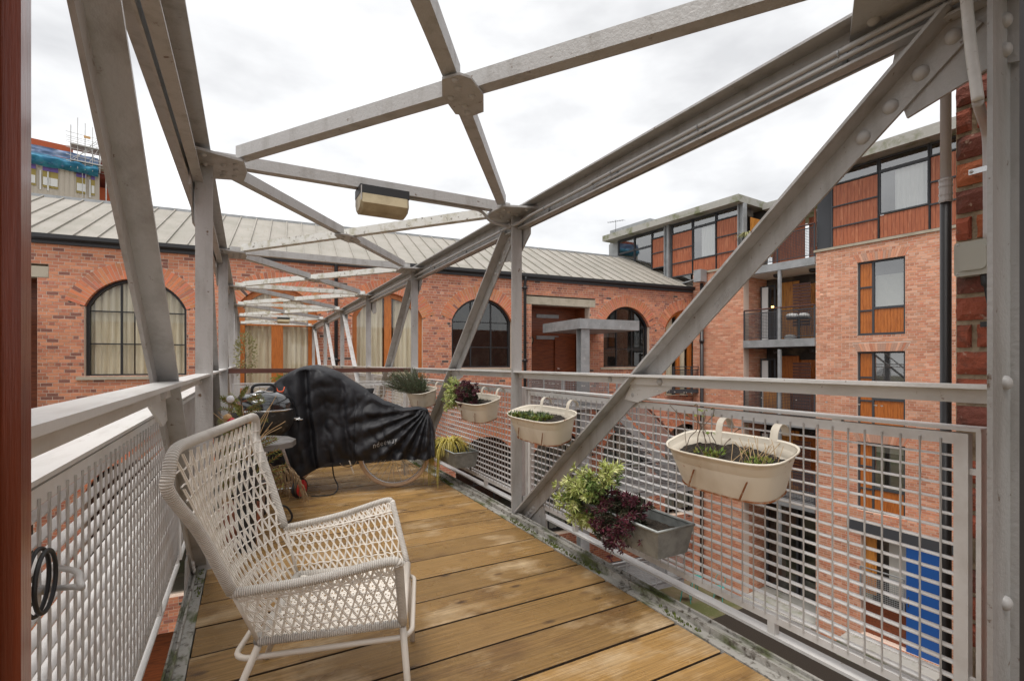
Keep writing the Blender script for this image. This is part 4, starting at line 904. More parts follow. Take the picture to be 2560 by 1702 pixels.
m = MB(); m.sweep(MBd(4.25, .30, 0), MBd(5.05, .30, 0), [(.24, .005), (.95, .005), (.95, .06), (.6, .22), (.24, .06)], BNv, (0, 0, 1)); m.build('lid', 'concrete', t)
def tuft(m, c, n, r, h, w=.01, droop=.5, seg=4, rr=None, spread=1):
    rr = rr or rnd
    for i in range(n):
        a = rr.uniform(0, 6.283); L = r * rr.uniform(.5, 1.1); hh = h * rr.uniform(.6, 1.1); d = V(math.cos(a), math.sin(a), 0); s_ = V(-d.y, d.x, 0)
        base = Vector(c) + d * rr.uniform(0, .25) * r * spread; vs = []
        for k in range(seg + 1):
            t = k / seg; p = base + d * L * t + V(0, 0, hh * (t * 2 - (1 + droop) * t * t)); ww = w * (1 - t) ** .6 + .0008; vs += [p - s_ * ww / 2, p + s_ * ww / 2]
        m.add(vs, [(2 * k, 2 * k + 1, 2 * k + 3, 2 * k + 2) for k in range(seg)])
    return m
c = MBd(5.35, 6.0, -.15); t = thing('terrace_plant', MBd(5.35, 4.85, -.15), 'green spiky plant at the penthouse terrace rail above the strut', 'plant'); m = MB(); tuft(m, c, 140, .5, .4, .035, 1.2); m.build('foliage', 'leaf_olive', t)
MB().lathe(MBd(5.35, 4.85, -.15), [(.001, 0), (.15, 0), (.2, 1.15), (.17, 1.15), (.001, 1.1)], 14).build('pot', 'frame_grey', t)
c = MBd(3.35, 4.85, .8); t = thing('terrace_plant', c, 'small yellow green shrub on the penthouse terrace behind the steel strut', 'plant'); m = MB(); tuft(m, c + V(0, 0, 1.9), 60, .25, .35, .05, .6); m.build('foliage', 'leaf_olive', t)
MB().lathe(c, [(.001, 0), (.12, 0), (.16, .5), (.03, .5), (.025, 1.95)], 12).build('pot', 'terracotta', t)
# ------------------------------------------------------------------ own building: thick brick wall end at the right, door frames
nw = thing('brick_wall', (2.3, .3, GROUND), 'weathered red brick wall end beside the right end post', 'wall')
MN = lambda a, z, o: V(2.10 + o, a, z)                      # face looks to -X; a runs along +Y
m = MB(); m.box(2.108, 2.6, -1.2, .742, GROUND, 4.5); m.build('mortar_core', 'mortar_near', nw)
rr = random.Random(21); z = -2.2; row = 0
def near_tint():
    t = rr.random(); b = rr.uniform(.8, 1.15); c = (.33, .085, .045) if t < .6 else (.40, .12, .05) if t < .75 else (.20, .065, .045); return tuple(x * b for x in c)
while z < 4.4:
    L = .232; off = [.742, .742 - .116, .742 - .05, .742 - .165][row % 4]; edges = [.745]; p = off if off < .74 else .742 - L
    while p > -.6: edges.append(p); p -= L
    for q1, q0 in zip(edges[:-1], edges[1:]):
        if q1 - q0 < .03: continue
        if z < -1 and q1 < .4: continue
        a0, a1, z0, z1 = q0 + .009, q1 - .007, z + .011, z + .0895 - .005; col = near_tint(); n = 7; sd = rr.uniform(0, 50); m = MB(); m.col = col
        def fn(u, v):
            e = min(u, 1 - u, v * .6, (1 - v) * .6); a = lerp(a0, a1, u); zz = lerp(z0, z1, v); k = noise.noise(V(a * 24 + sd, zz * 24, sd))
            a += .004 * noise.noise(V(zz * 60, sd, 3)) * (1 if u in (0, 1) else 0); zz += .004 * noise.noise(V(a * 40, sd, 9)) * (1 if v in (0, 1) else 0)
            return MN(a, zz, -.010 + .006 * k + (.010 if e < .01 else 0))
        m.grid(lambda u, v: fn(1 - u, v), 8, 4)
        m.box(2.103, 2.15, a0, a1, z0, z1); m.build('brick', 'brick_near', nw)
    z += .0895; row += 1
def frame_post(name, x0, x1, y0, y1, label, steps, mt='door_varnish'):
    t = thing(name, ((x0 + x1) / 2, (y0 + y1) / 2, 0), label, 'door frame'); m = MB(); m.box(x0, x1, y0, y1, 0.003, 2.6); m.build('jamb', mt, t)
    for a, b, c, d in steps: m = MB(); m.box(a, b, c, d, 0.003, 2.6); m.build('stop_bead', 'door_varnish', t)
    return t
frame_post('door_frame', -.62, -.145, .36, .45, 'red brown varnished timber door frame along the left edge', [(-.20, -.152, .35, .36), (-.62, -.135, .452, .47)])
frame_post('door_frame', 1.435, 1.62, .30, .40, 'dark door frame at the extreme right edge', [], 'pvc_black')
# down pipe on the wall corner
m = MB(); m.box(2.61, 18, -.6, .70, GROUND, 3.4); m.box(-16, -.63, -.6, .44, GROUND, 3.4); m.build('wall_body', 'brick_far', nw, kind='stuff')
t = thing('downpipe', (2.145, .80, GROUND), 'grey and black plastic downpipe beside the near brick wall end', 'downpipe')
m = MB(); m.tube([V(2.15, .785, 1.66), V(2.15, .785, 4.4)], .0155, 14); m.build('upper_pipe', 'pvc_grey', t, smooth=True)
m = MB(); m.tube([V(2.15, .785, GROUND), V(2.15, .785, 1.72)], .016, 14); m.build('lower_pipe', 'pvc_black', t, smooth=True)
m = MB(); m.tube([V(2.15, .785, 1.72), V(2.15, .785, 1.80)], .0185, 14)
for zz in (1.725, 1.745, 1.775, 1.795): m.tube([V(2.15, .785, zz), V(2.15, .785, zz + .006)], .020, 14)
m.build('collar', 'pvc_grey', t, smooth=False)
# conduit on the wall, junction box, cable
t = thing('wall_conduit', (2.07, .65, 1.5), 'grey conduit with clips running down the near brick wall', 'conduit')
MB().tube(spline([V(1.742, .60, 2.30), V(1.742, .583, 2.043), V(1.742, .572, 1.928), V(1.744, .567, 1.870)], 5), .0135, 12).build('upper_sleeve', 'rail_top', t, smooth=True)
MB().tube(spline([V(1.745, .568, 1.868), V(1.81, .583, 1.864), V(1.92, .613, 1.88), V(2.03, .641, 1.888), V(2.06, .647, 1.85), V(2.062, .646, 1.70), V(2.062, .646, 1.548)], 6), .0125, 12).build('lower_pipe', 'pvc_grey', t, smooth=True)
m = MB(); m.box(2.05, 2.053, .615, .69, 1.765, 1.782); m.build('clip', 'chrome', t)
for yy in (.622, .683): rivet(t, (2.05, yy, 1.7735), (-1, 0, 0), .006)
t = thing('junction_box', (2.08, .68, 1.5), 'grey square junction box on the near brick wall', 'junction box')
def rbox(m, y0, y1, z0, z1, x0, x1, r):
    pts = []
    for cy, cz, a in ((y1 - r, z1 - r, 0), (y0 + r, z1 - r, 90), (y0 + r, z0 + r, 180), (y1 - r, z0 + r, 270)): pts += [(cy + r * math.cos(R(a + k * 22.5)), cz + r * math.sin(R(a + k * 22.5))) for k in range(5)]
    m.sweep((x0, 0, 0), (x1, 0, 0), pts, (0, 1, 0), (0, 0, 1)); return m
rbox(MB(), .632, .727, 1.442, 1.553, 2.05, 2.09, .010).build('box_body', 'box_grey', t); rbox(MB(), .645, .714, 1.458, 1.537, 2.042, 2.05, .014).build('lid', 'box_grey', t)
for yy, zz in ((.718, 1.545), (.718, 1.450), (.641, 1.545), (.641, 1.450)): rivet(t, (2.05, yy, zz), (-1, 0, 0), .004)
t = thing('black_cable', (2.08, .65, 1.3), 'black cable hanging below the junction box', 'cable'); MB().tube(spline([V(2.07, .655, 1.442), V(2.07, .652, 1.41), V(2.078, .650, 1.37), V(2.082, .640, 1.31), V(2.082, .625, 1.24), V(2.08, .60, 1.1)], 5), [.014] * 6 + [.008] * 20, 10).build('cable', 'black_plastic', t, smooth=True)
MB().box(2.07, 2.082, .648, .668, 1.275, 1.292).build('clip', 'black_plastic', t)
# conduit along the right chord
t = thing('lighting_conduit', (1.79, 2, 2.2), 'grey conduit clipped along the right top chord to the bulkhead lamps', 'conduit')
m = MB(); m.tube(spline([V(1.80, .45, 2.232), V(1.80, 2.2, 2.228), V(1.80, 2.35, 2.222), V(1.80, 2.9, 2.222), V(1.79, 3.05, 2.215), V(1.775, 3.2, 2.195), V(1.765, 3.30, 2.20), V(1.80, 3.42, 2.218), V(1.80, 6, 2.222), V(1.80, 10.8, 2.222)], 6), .011, 8); m.build('pipe', 'conduit', t, smooth=True)
m = MB(); m.tube(spline([V(1.80, .45, 2.205), V(1.805, 1.7, 2.204), V(1.81, 2.3, 2.2)], 4), .009, 8); m.build('second_pipe', 'conduit', t, smooth=True)
m = MB(); m.tube(spline([V(1.765, 3.29, 2.20), V(1.70, 3.29, 2.20), V(1.60, 3.29, 2.215), V(1.52, 3.285, 2.275), V(1.40, 3.28, 2.283), V(.95, 3.28, 2.283)], 6), .011, 8); m.build('branch_pipe', 'conduit', t, smooth=True)
MB().tube([V(1.765, 3.29, 2.215), V(1.765, 3.29, 2.18)], .02, 12).build('junction', 'conduit', t, smooth=True)
for yy in (.95, 1.55, 2.15, 2.85, 3.5, 4.3, 5.2): m = MB(); m.tube(arc((1.80, yy, 2.224), .014, -100, 100, 6, (-1, 0, 0), (0, 0, 1)), .003, 5); m.box(1.83, 1.838, yy - .008, yy + .008, 2.20, 2.25); m.build('clip', 'zinc', t)
# bulkhead lamps under cross beams
def lamp(x, y, label, k=1):
    t = thing('bulkhead_lamp', (x, y, 2.287), label, 'lamp', 'bulkhead lamps under the bridge cross beams'); w = .158 * k; dp = .11 * k; zt = 2.287; m = MB()
    m.box(x - w, x + w, y - .03, y + dp + .03, zt - .055 * k, zt); m.build('housing', 'black_plastic', t)
    pr = [(-.035, 0), (dp + .035, 0), (dp + .045, -.05 * k), (dp + .02, -.095 * k), (dp * .5, -.112 * k), (-.01, -.10 * k), (-.045, -.06 * k)]; m = MB(); w2 = w * .985
    n = len(pr); vs = []; st = [(-w2, .82), (-w2 * .9, 1), (w2 * .9, 1), (w2, .82)]
    for xx, sc in st: vs += [V(x + xx, y + dp / 2 + (a - dp / 2) * sc, zt - .056 * k + b * sc) for a, b in pr]
    m.add(vs, [tuple(range(n))[::-1], tuple(range(3 * n, 4 * n))] + [(j * n + i, j * n + (i + 1) % n, (j + 1) * n + (i + 1) % n, (j + 1) * n + i) for j in range(3) for i in range(n)]); m.build('diffuser', 'lamp_cream', t)
    MB().box(x - w * .98, x - w * .94, y - .036, y + dp + .036, zt - .10 * k, zt - .01).build('clip', 'conduit', t)
lamp(.785, 3.19, 'large bulkhead lamp with dirty cream diffuser under the nearest cross beam')
lamp(.80, YK[5] - .12, 'small dark bulkhead lamp far down the bridge above the timber doors', .9)
# ------------------------------------------------------------------ wicker armchair
ch = thing('wicker_armchair', (.30, 1.79, 0), 'off white woven wicker armchair with high flared back in the foreground', 'armchair')
NB, NF, FF = V(.03, 1.626, .34), V(.4336, 1.525, .34), V(.577, 1.962, .34); FB = NB + (FF - NF)
NB, NF, FF, FB = [v.copy() for v in (NB, NF, FF, FB)]
AJn, AJf = V(-.0365, 1.575, .52), V(.13, 2.109, .52)                # where arms meet the back
ATn, ATf = V(.395, 1.435, .575), V(.545, 2.085, .575)               # arm fronts
TPn, TPf = V(-.165, 1.436, .945), V(.035, 2.25, .945)               # back top corners
ctr = (NB + FF) / 2
def pl(pts, t):
    """polyline position by length fraction"""
    L = [0]
    for a, b in zip(pts, pts[1:]): L.append(L[-1] + (b - a).length)
    x = t * L[-1]
    for i in range(len(pts) - 1):
        if x <= L[i + 1] + 1e-9: return pts[i].lerp(pts[i + 1], (x - L[i]) / max(1e-9, L[i + 1] - L[i]))
    return pts[-1]
bdir = (NB - NF).normalized()
edgeN = spline([NB, AJn, AJn.lerp(TPn, .55) + bdir * .01, TPn - V(0, 0, .018)], 8); edgeF = spline([FB, AJf, AJf.lerp(TPf, .55) + bdir * .01, TPf - V(0, 0, .018)], 8)
def Pback(u, v):
    a, b = pl(edgeN, v), pl(edgeF, v); bow = bdir * (.075 * 4 * u * (1 - u)) * math.sin(3.1416 * min(1, .15 + v * .85)); return a.lerp(b, u) + bow
def Pside(B0_, F0_, J, T):
    topc = spline([J, J.lerp(T, .5) + V(0, 0, -.008), T], 6)
    return lambda u, v: (B0_.lerp(F0_, u)).lerp(pl(topc, u), v)
PsN, PsF = Pside(NB, NF, AJn, ATn), Pside(FB, FF, AJf, ATf)
def weave(name, P, nd, nh, ku, r=.0027, hr=.003, v0=0, v1=1, slant=.22):
    m = MB()
    for i in range(nd + 1):
        for sg in (1, -1):
            pts = []
            for k in range(15):
                v = k / 14; u = i / nd + sg * slant * (v - .5) * ku
                if -.0001 <= u <= 1.0001: pts.append(P(u, lerp(v0, v1, v)) + bdir * .0015 * sg)
            if len(pts) > 1:
                m.tube(pts, r, 4, cap=False)
                m.tube([p + V(.004, .003, 0) * .9 for p in pts], r, 4, cap=False)
    for j in range(1, nh):
        v = j / nh; m.tube([P(k / 24, v) + V(0, 0, .004 * math.sin(k * 2.6)) for k in range(25)], hr, 5, cap=False)
    return m.build(name, 'wicker', ch)
weave('back_weave', Pback, 16, 15, 1.5, .0019, .0024)
weave('side_weave', PsN, 16, 5, .9, .0019, .0024); weave('side_weave', PsF, 16, 5, .9, .0019, .0024)
def rim_x(P, top=True, n=22, w=.16):
    m = MB()
    for i in range(n):
        a, b = i / n, (i + 1) / n
        m.tube([P(a, 1 - w), P(b, 1)], .0032, 4, cap=False); m.tube([P(b, 1 - w), P(a, 1)], .0032, 4, cap=False)
    m.tube([P(k / 20, 1 - w) for k in range(21)], .0035, 5, cap=False); return m
rim_x(PsF).build('arm_lacing', 'wicker', ch)
rim_x(PsN).build('arm_lacing', 'wicker', ch)
def Pseat(u, v): return NB.lerp(NF, u).lerp(FB.lerp(FF, u), v) + V(0, 0, -.035 * 4 * u * (1 - u) * (4 * v * (1 - v)) ** .6)
m = MB()
for i in range(1, 38):
    m.tube([Pseat(i / 38, k / 16) + V(0, 0, .003 * (-1) ** (k + i)) for k in range(17)], .0036, 4, cap=False)
for i in range(1, 30):
    m.tube([Pseat(k / 16, i / 30) + V(0, 0, .003 * (-1) ** (k + i)) for k in range(17)], .0036, 4, cap=False)
m.build('seat_weave', 'wicker', ch)
def rail(name, pts, r, mt='wicker_wrap', closed=False, sides=14): return MB().tube(pts, r, sides, closed=closed, uv=True).build(name, mt, ch, smooth=True)
topb = [Pback(k / 16, 1) + V(0, 0, .012) for k in range(17)]
frame_pts = [ATn - V(0, 0, .02)] 
eT = (TPf - TPn).normalized(); zz_ = V(0, 0, 1)
rail('back_frame', spline([AJn, AJn.lerp(TPn, .45) + bdir * .012, TPn - zz_ * .10, TPn - zz_ * .05, TPn - zz_ * .014 + eT * .016, TPn + eT * .055 + zz_ * .002] + [TPn.lerp(TPf, k / 6) + zz_ * .004 for k in range(1, 6)] + [TPf - eT * .055 + zz_ * .002, TPf - eT * .016 - zz_ * .014, TPf - zz_ * .05, TPf - zz_ * .10, AJf.lerp(TPf, .45) + bdir * .012, AJf], 5), .0148)
for p, q in ((AJn, NB), (AJf, FB)): rail('back_post', [p, q], .006, 'chair_tube', sides=8)
rail('arm_rail', spline([AJn + bdir * .0, AJn.lerp(ATn, .06) + V(0, 0, -.004), AJn.lerp(ATn, .5) + V(0, 0, -.008), ATn - bdir * -.03 + V(0, 0, .0), ATn + V(0, 0, -.012), ATn.lerp(NF, .12), NF], 6), .0138)
rail('arm_rail', spline([AJf, AJf.lerp(ATf, .06) + V(0, 0, -.004), AJf.lerp(ATf, .5) + V(0, 0, -.008), ATf + bdir * .03, ATf + V(0, 0, -.012), ATf.lerp(FF, .12), FF], 6), .0115)
rail('seat_rail', [NB, NF], .0128); rail('seat_rail', [FB, FF], .0145); rail('seat_rail', [NB, FB], .0145); rail('seat_rail', [NF, FF], .013, 'chair_tube')
dz = V(0, 0, -.045); e1 = (FB - NB).normalized(); e2 = -bdir
def rr_loop(c, r=.05, n=5):
    out = []; P4 = c
    for i in range(4):
        a, b, d = P4[i - 1], P4[i], P4[(i + 1) % 4]; x, y = (a - b).normalized(), (d - b).normalized()
        for k in range(n + 1):
            t = k / n * math.pi / 2; out.append(b + x * r * (1 - math.sin(t)) + y * r * (1 - math.cos(t)))
    return out
o_ = .028
rail('under_frame', rr_loop([NB + dz + bdir * .07 - e1 * .0, NF + dz + e2 * o_ - e1 * .0, FF + dz + e2 * o_, FB + dz + bdir * .07]), .0085, 'chair_tube', True, 10)
for p, q in ((NF, NF + e2 * .03 - e1 * .05), (NB, NB + bdir * .13 - e1 * .07), (FF, FF + e2 * .02 + e1 * .04), (FB, FB + bdir * .13 + e1 * .06)):
    p = p + V(0, 0, -.012); rail('leg', [p, p.lerp(V(q.x, q.y, .004), .5), V(q.x, q.y, .004)], .0105, 'chair_tube', sides=10)
# ------------------------------------------------------------------ kettle barbecue
kc = V(.12, 4.40, 0); kb = thing('kettle_barbecue', kc, 'black enamel kettle barbecue with red wheels and domed lid', 'barbecue'); zr = .79; rk = .232
MB().lathe(kc, [(rk, zr), (rk * .985, zr + .045), (rk * .9, zr + .085), (rk * .72, zr + .118), (rk * .4, zr + .140), (.001, zr + .146)], 40).build('lid', 'enamel_black', kb, smooth=True)
MB().lathe(kc, [(rk + .002, zr - .006), (rk + .006, zr), (rk + .002, zr + .006)], 40).build('lid_rim', 'chrome', kb, smooth=True)
MB().lathe(kc, [(rk, zr - .006), (rk * .985, zr - .06), (rk * .92, zr - .12), (rk * .78, zr - .18), (rk * .52, zr - .225), (rk * .2, zr - .245), (.001, zr - .248)], 40).build('bowl', 'enamel_dull', kb, smooth=True)
hx = V(1, .1, 0).normalized()
MB().tube(spline([kc + hx * -.085 + V(0, 0, zr + .135), kc + hx * -.08 + V(0, 0, zr + .175), kc + hx * -.05 + V(0, 0, zr + .195), kc + hx * .05 + V(0, 0, zr + .195), kc + hx * .08 + V(0, 0, zr + .175), kc + hx * .085 + V(0, 0, zr + .135)], 5), .0115, 10).build('lid_handle', 'black_plastic', kb, smooth=True)
MB().tube(spline([kc + V(-.02, -.08, zr + .12) + hx * -.07, kc + V(-.02, -.09, zr + .15), kc + V(-.02, -.08, zr + .12) + hx * .08], 6), .007, 8).build('vent_handle', 'chrome', kb, smooth=True)
MB().lathe(kc + V(-.05, -.09, zr + .118), [(.055, 0), (.052, .012), (.001, .016)], 20).build('vent', 'chrome', kb, smooth=True)
MB().tube(spline([kc + V(rk * .93, -.05, zr - .09), kc + V(rk + .05, -.05, zr - .092), kc + V(rk + .05, .05, zr - .092), kc + V(rk * .93, .05, zr - .09)], 5), .005, 8).build('bowl_handle', 'chrome', kb, smooth=True)
wl = V(.40, 4.57, .084)
for p, q in ((kc + V(.10, .09, zr - .20), wl + V(-.03, 0, .02)), (kc + V(-.12, .06, zr - .20), V(-.12, 4.64, .084)), (kc + V(.02, -.12, zr - .20), V(.10, 4.12, .004))): MB().tube([p, q], .0125, 10).build('leg', 'alu_leg', kb, smooth=True)
for x in (.40, -.06):
    c = V(x, 4.62 - (.05 if x > 0 else -.10), .0875); AXW = V(.74, -.67, 0); w = MB(); w.disc(c, AXW, [(.07, -.022), (.082, -.02), (.087, -.008), (.087, .008), (.082, .02), (.07, .022)]); ty = w.build('wheel', 'black_plastic', kb, smooth=True)
    for sg in (-1, 1): MB().disc(c, AXW, [(.073, sg * .018), (.068, sg * .024), (.001, sg * .03)]).build('hub_cap', 'red_plastic', ty, smooth=True)
MB().tube([V(-.1, 4.62, .084), V(.41, 4.62, .084)], .005, 6).build('axle', 'chrome', kb)
m = MB()
for k in range(5): m.tube([V(.02 + k * .02, 4.2, .13), V(-.05 + k * .09, 4.6, .10)], .003, 5)
m.build('ash_rack', 'chrome', kb, kind='stuff')
# small round table with wrought iron legs
tc_ = V(.055, 3.90, 0); tb = thing('side_table', tc_, 'round grey topped table on black scrolled iron legs in front of the barbecue', 'table')
MB().lathe(tc_, [(.001, .562), (.24, .562), (.262, .567), (.262, .606), (.25, .612), (.001, .612)], 12).build('table_top', 'table_grey', tb)
for a in (2, 122, 242):
    d = V(math.cos(R(a)), math.sin(R(a)), 0)
    MB().tube(spline([tc_ + d * .10 + V(0, 0, .56), tc_ + d * .07 + V(0, 0, .38), tc_ + d * .12 + V(0, 0, .17), tc_ + d * .20 + V(0, 0, .115), tc_ + d * .235 + V(0, 0, .05), tc_ + d * .222 + V(0, 0, .008), tc_ + d * .195 + V(0, 0, .010), tc_ + d * .18 + V(0, 0, .035), tc_ + d * .195 + V(0, 0, .055)], 5), .0075, 8).build('leg', 'black_iron', tb, smooth=True)
MB().lathe(tc_, [(.001, .30), (.12, .30), (.12, .31), (.001, .31)], 16).build('lower_shelf', 'table_grey', tb)
# ------------------------------------------------------------------ bicycle and its cover
PH = R(20); BR = V(1.215, 4.555, 0); BDI = V(-math.cos(PH), math.sin(PH), 0); BNO = V(math.sin(PH), math.cos(PH), 0)
def MK(a, z, o=0): return BR + BDI * a + BNO * o + V(0, 0, z)
bk = thing('bicycle', MK(.5, 0), 'bicycle with tan tyres mostly hidden under the black cover', 'bicycle')
for a in (0, 1.04):
    rt = MB(); c = lambda t, r: MK(a + r * math.cos(t), .337 + r * math.sin(t))
    rt.tube([c(k / 48 * 6.2832, .3165) for k in range(48)], .0205, 8, closed=True); wh = rt.build('wheel', 'tyre_tan', bk, smooth=True)
    MB().tube([c(k / 48 * 6.2832, .298) for k in range(48)], .0085, 6, closed=True).build('rim', 'chrome', wh, smooth=True)
    m = MB()
    for k in range(28): t = k / 28 * 6.2832; o = .022 * (-1) ** k; m.tube([MK(a + .02 * math.cos(t + 1.3 * (-1) ** (k // 2)), .337 + .02 * math.sin(t + 1.3 * (-1) ** (k // 2)), o), c(t, .295)], .0021, 4, cap=False)
    m.build('spokes', 'spoke', wh)
    MB().tube([MK(a, .337, -.05), MK(a, .337, .05)], .018, 10).build('hub', 'chrome', wh, smooth=True)
fr = MB(); bb, st, hd = MK(.43, .28), MK(.30, .76), MK(.86, .78)
for p, q, r in ((MK(0, .337, .055), bb, .010), (MK(0, .337, -.055), bb, .010), (MK(0, .337, .05), st, .009), (MK(0, .337, -.05), st, .009), (bb, st, .0155), (bb, MK(.90, .64), .0175), (st, hd, .015), (MK(.91, .60), hd + V(0, 0, .08), .018), (MK(.91, .60), MK(1.04, .337, .05), .012), (MK(.91, .60), MK(1.04, .337, -.05), .012)): fr.tube([p, q], r, 10)
fr.build('frame', 'bike_paint', bk, smooth=True)
MB().tube([MK(.82, .88, -.24), MK(.80, .93, -.10), MK(.80, .93, .10), MK(.82, .88, .24)], .012, 8).build('handlebar', 'chrome', bk, smooth=True)
MB().tube([st, MK(.28, .86), MK(.20, .88), MK(.38, .90)], [.014, .014, .05, .02], 10).build('saddle', 'black_plastic', bk, smooth=True)
m = MB(); m.tube([MK(.43 + .09 * math.cos(k / 24 * 6.283), .28 + .09 * math.sin(k / 24 * 6.283), .06) for k in range(24)], .005, 6, closed=True); m.bar(bb + BNO * .07, MK(.38, .12, .08), .02, .012); m.bar(bb - BNO * .07, MK(.48, .44, -.08), .02, .012); m.build('crankset', 'chrome', bk)
m = MB(); c0 = MK(-.09, .20, .06)
for k in range(5): m.tube([c0 + V(0, 0, .0) + BDI * (.012 * k - .02), c0 + V(0, 0, -.10) + BDI * (.016 * k - .04)], .004, 5)
m.tube([MK(-.02, .31, .06), c0, c0 + V(0, 0, -.11)], .008, 6); m.tube([c0 + BDI * .06 + V(0, 0, -.04), c0 + BDI * -.05], .004, 5); m.build('derailleur', 'spoke', bk)
MB().tube([MK(.34, .298, -.06), MK(.05, .305, -.06)], .007, 6).build('chain_stay', 'chrome', bk, smooth=True)
MB().tube([MK(.02, .30, .09), MK(.12, .33, .09)], .025, 8).build('reflector', 'red_plastic', bk)
cv = thing('bicycle_cover', MK(.4, 0), 'black rain cover draped and creased over the bicycle', 'bicycle cover')
TOP = [(-.375, .50), (-.355, .60), (-.30, .735), (-.20, .752), (-.087, .743), (.095, .813), (.294, .945), (.489, 1.075), (.60, 1.12), (.69, 1.143), (.78, 1.135), (.874, 1.095), (.977, 1.033), (1.079, .95), (1.2, .84), (1.32, .72), (1.40, .55)]
HEM = [(-.375, .30), (-.3, .28), (-.015, .290), (.294, .296), (.418, .285), (.56, .285), (.665, .225), (.777, .17), (.95, .12), (1.1, .16), (1.25, .30), (1.40, .42)]
def ip(T, a):
    if a <= T[0][0]: return T[0][1]
    for (x0, y0), (x1, y1) in zip(T, T[1:]):
        if a <= x1: t = (a - x0) / (x1 - x0); return lerp(y0, y1, t)
    return T[-1][1]
def halfw(a):      # half width at shoulder
    return ip([(-.375, .03), (-.3, .06), (.0, .07), (.2, .09), (.45, .15), (.62, .24), (.8, .27), (.95, .22), (1.1, .13), (1.3, .07), (1.4, .03)], a)
def cover_pt(a, w):
    """w in [-1,1] around the section: 0 = ridge, +-1 = hems; negative side faces the camera"""
    zt, zh = ip(TOP, a), ip(HEM, a); sg = -1 if w < 0 else 1; q = abs(w); hw = halfw(a)
    if q < .22: t = q / .22; y = hw * math.sin(t * 1.57); z = zt - .05 * (1 - math.cos(t * 1.57)) * (1 if hw > .1 else .6)
    else:
        t = (q - .22) / .78; y = hw + .035 * math.sin(t * 3.14) + .02 * t; z = lerp(zt - .05, zh, t)
        y += lerp(0, .06, t) * (1 if hw < .12 else .1)
    # creases: deep vertical valleys under the humps, diagonal pulls towards the tail
    n1 = noise.noise(V(a * 5.5, z * 2.0, 4.1 * sg)); n2 = noise.noise(V(a * 13 + z * 5, z * 9 - a * 6, 7 + sg)); n3 = noise.noise(V(a * 30, z * 26, 2 * sg))
    edge = min(1, q / .22)
    nA = noise.noise(V(a * 2.6 + z * 1.2, z * 3.0 - a * 1.6, 3.3 * sg)); nB = noise.noise(V(a * 6.5 - z * 3, z * 5.5 + a * 3, 9.1 * sg)); nC = noise.noise(V(a * 12 + z * 7, z * 11 - a * 8, 5.1 * sg)); f = .040 * n1 + .042 * (abs(nA) ** .6) + .034 * (abs(nB) ** .5) + .010 * (abs(nC) ** .5)
    for a0, wd, dp in ((.70, .035, .085), (.60, .05, .05), (.95, .05, .05), (.42, .03, .03)): f -= dp * math.exp(-((a - a0 - .10 * (z - .7)) / wd) ** 2) * edge
    ray_ = math.atan2(.74 - z, a + .32); f += .022 * math.sin(ray_ * 26) * max(0, min(1, (.55 - a) * 2.0)) * edge * (1 if z < .74 else .4)
    f -= .010 * math.sin(a * 60 + 3 * math.sin(z * 9)) * max(0, t if q >= .22 else 0) ** 3
    y += f * edge; z += .006 * n2 * (1 - .3 * q)
    return MK(a, z, sg * max(.02, y))
m = MB(); m.grid(lambda u, v: cover_pt(lerp(-.375, 1.40, u), lerp(-1, 1, v)), 220, 110); m.build('cover_cloth', 'cover', cv, smooth=True)
# printed lettering that follows the cloth
def surf_y(a, z):
    best = None
    for i in range(60):
        w = -lerp(.2, 1, i / 59); p = cover_pt(a, w); dz_ = abs(p.z - z)
        if best is None or dz_ < best[0]: best = (dz_, p)
    return best[1]
me = text_mesh('ndeeway', .074, 0)
for v in me.vertices:
    a = .165 - v.co.x * .70; z = .405 + v.co.y * .95 + v.co.x * .16; p = surf_y(a, z); q = V(p.x, p.y, z) - BNO * .006; v.co = q - BASE[cv]
me.materials.append(MAT['print_white']); o = bpy.data.objects.new('printed_lettering', me); S.collection.objects.link(o); o.parent = cv; BASE[o] = BASE[cv]
p0 = cover_pt(.93, -.30); MB().tube(spline([p0 + V(-.03, -.015, .03), p0 + V(-.015, -.03, .0), p0 + V(.02, -.03, .0), p0 + V(.035, -.015, .035)], 5), .006, 6).build('orange_loop', 'orange_cord', cv, smooth=True)
MB().tube(spline([MK(.54, .30, -.10), MK(.52, .15, -.12), MK(.48, .06, -.14), MK(.50, .012, -.20), MK(.60, .010, -.25), MK(.68, .012, -.26)], 6), .006, 6).build('strap', 'black_plastic', cv, smooth=True)
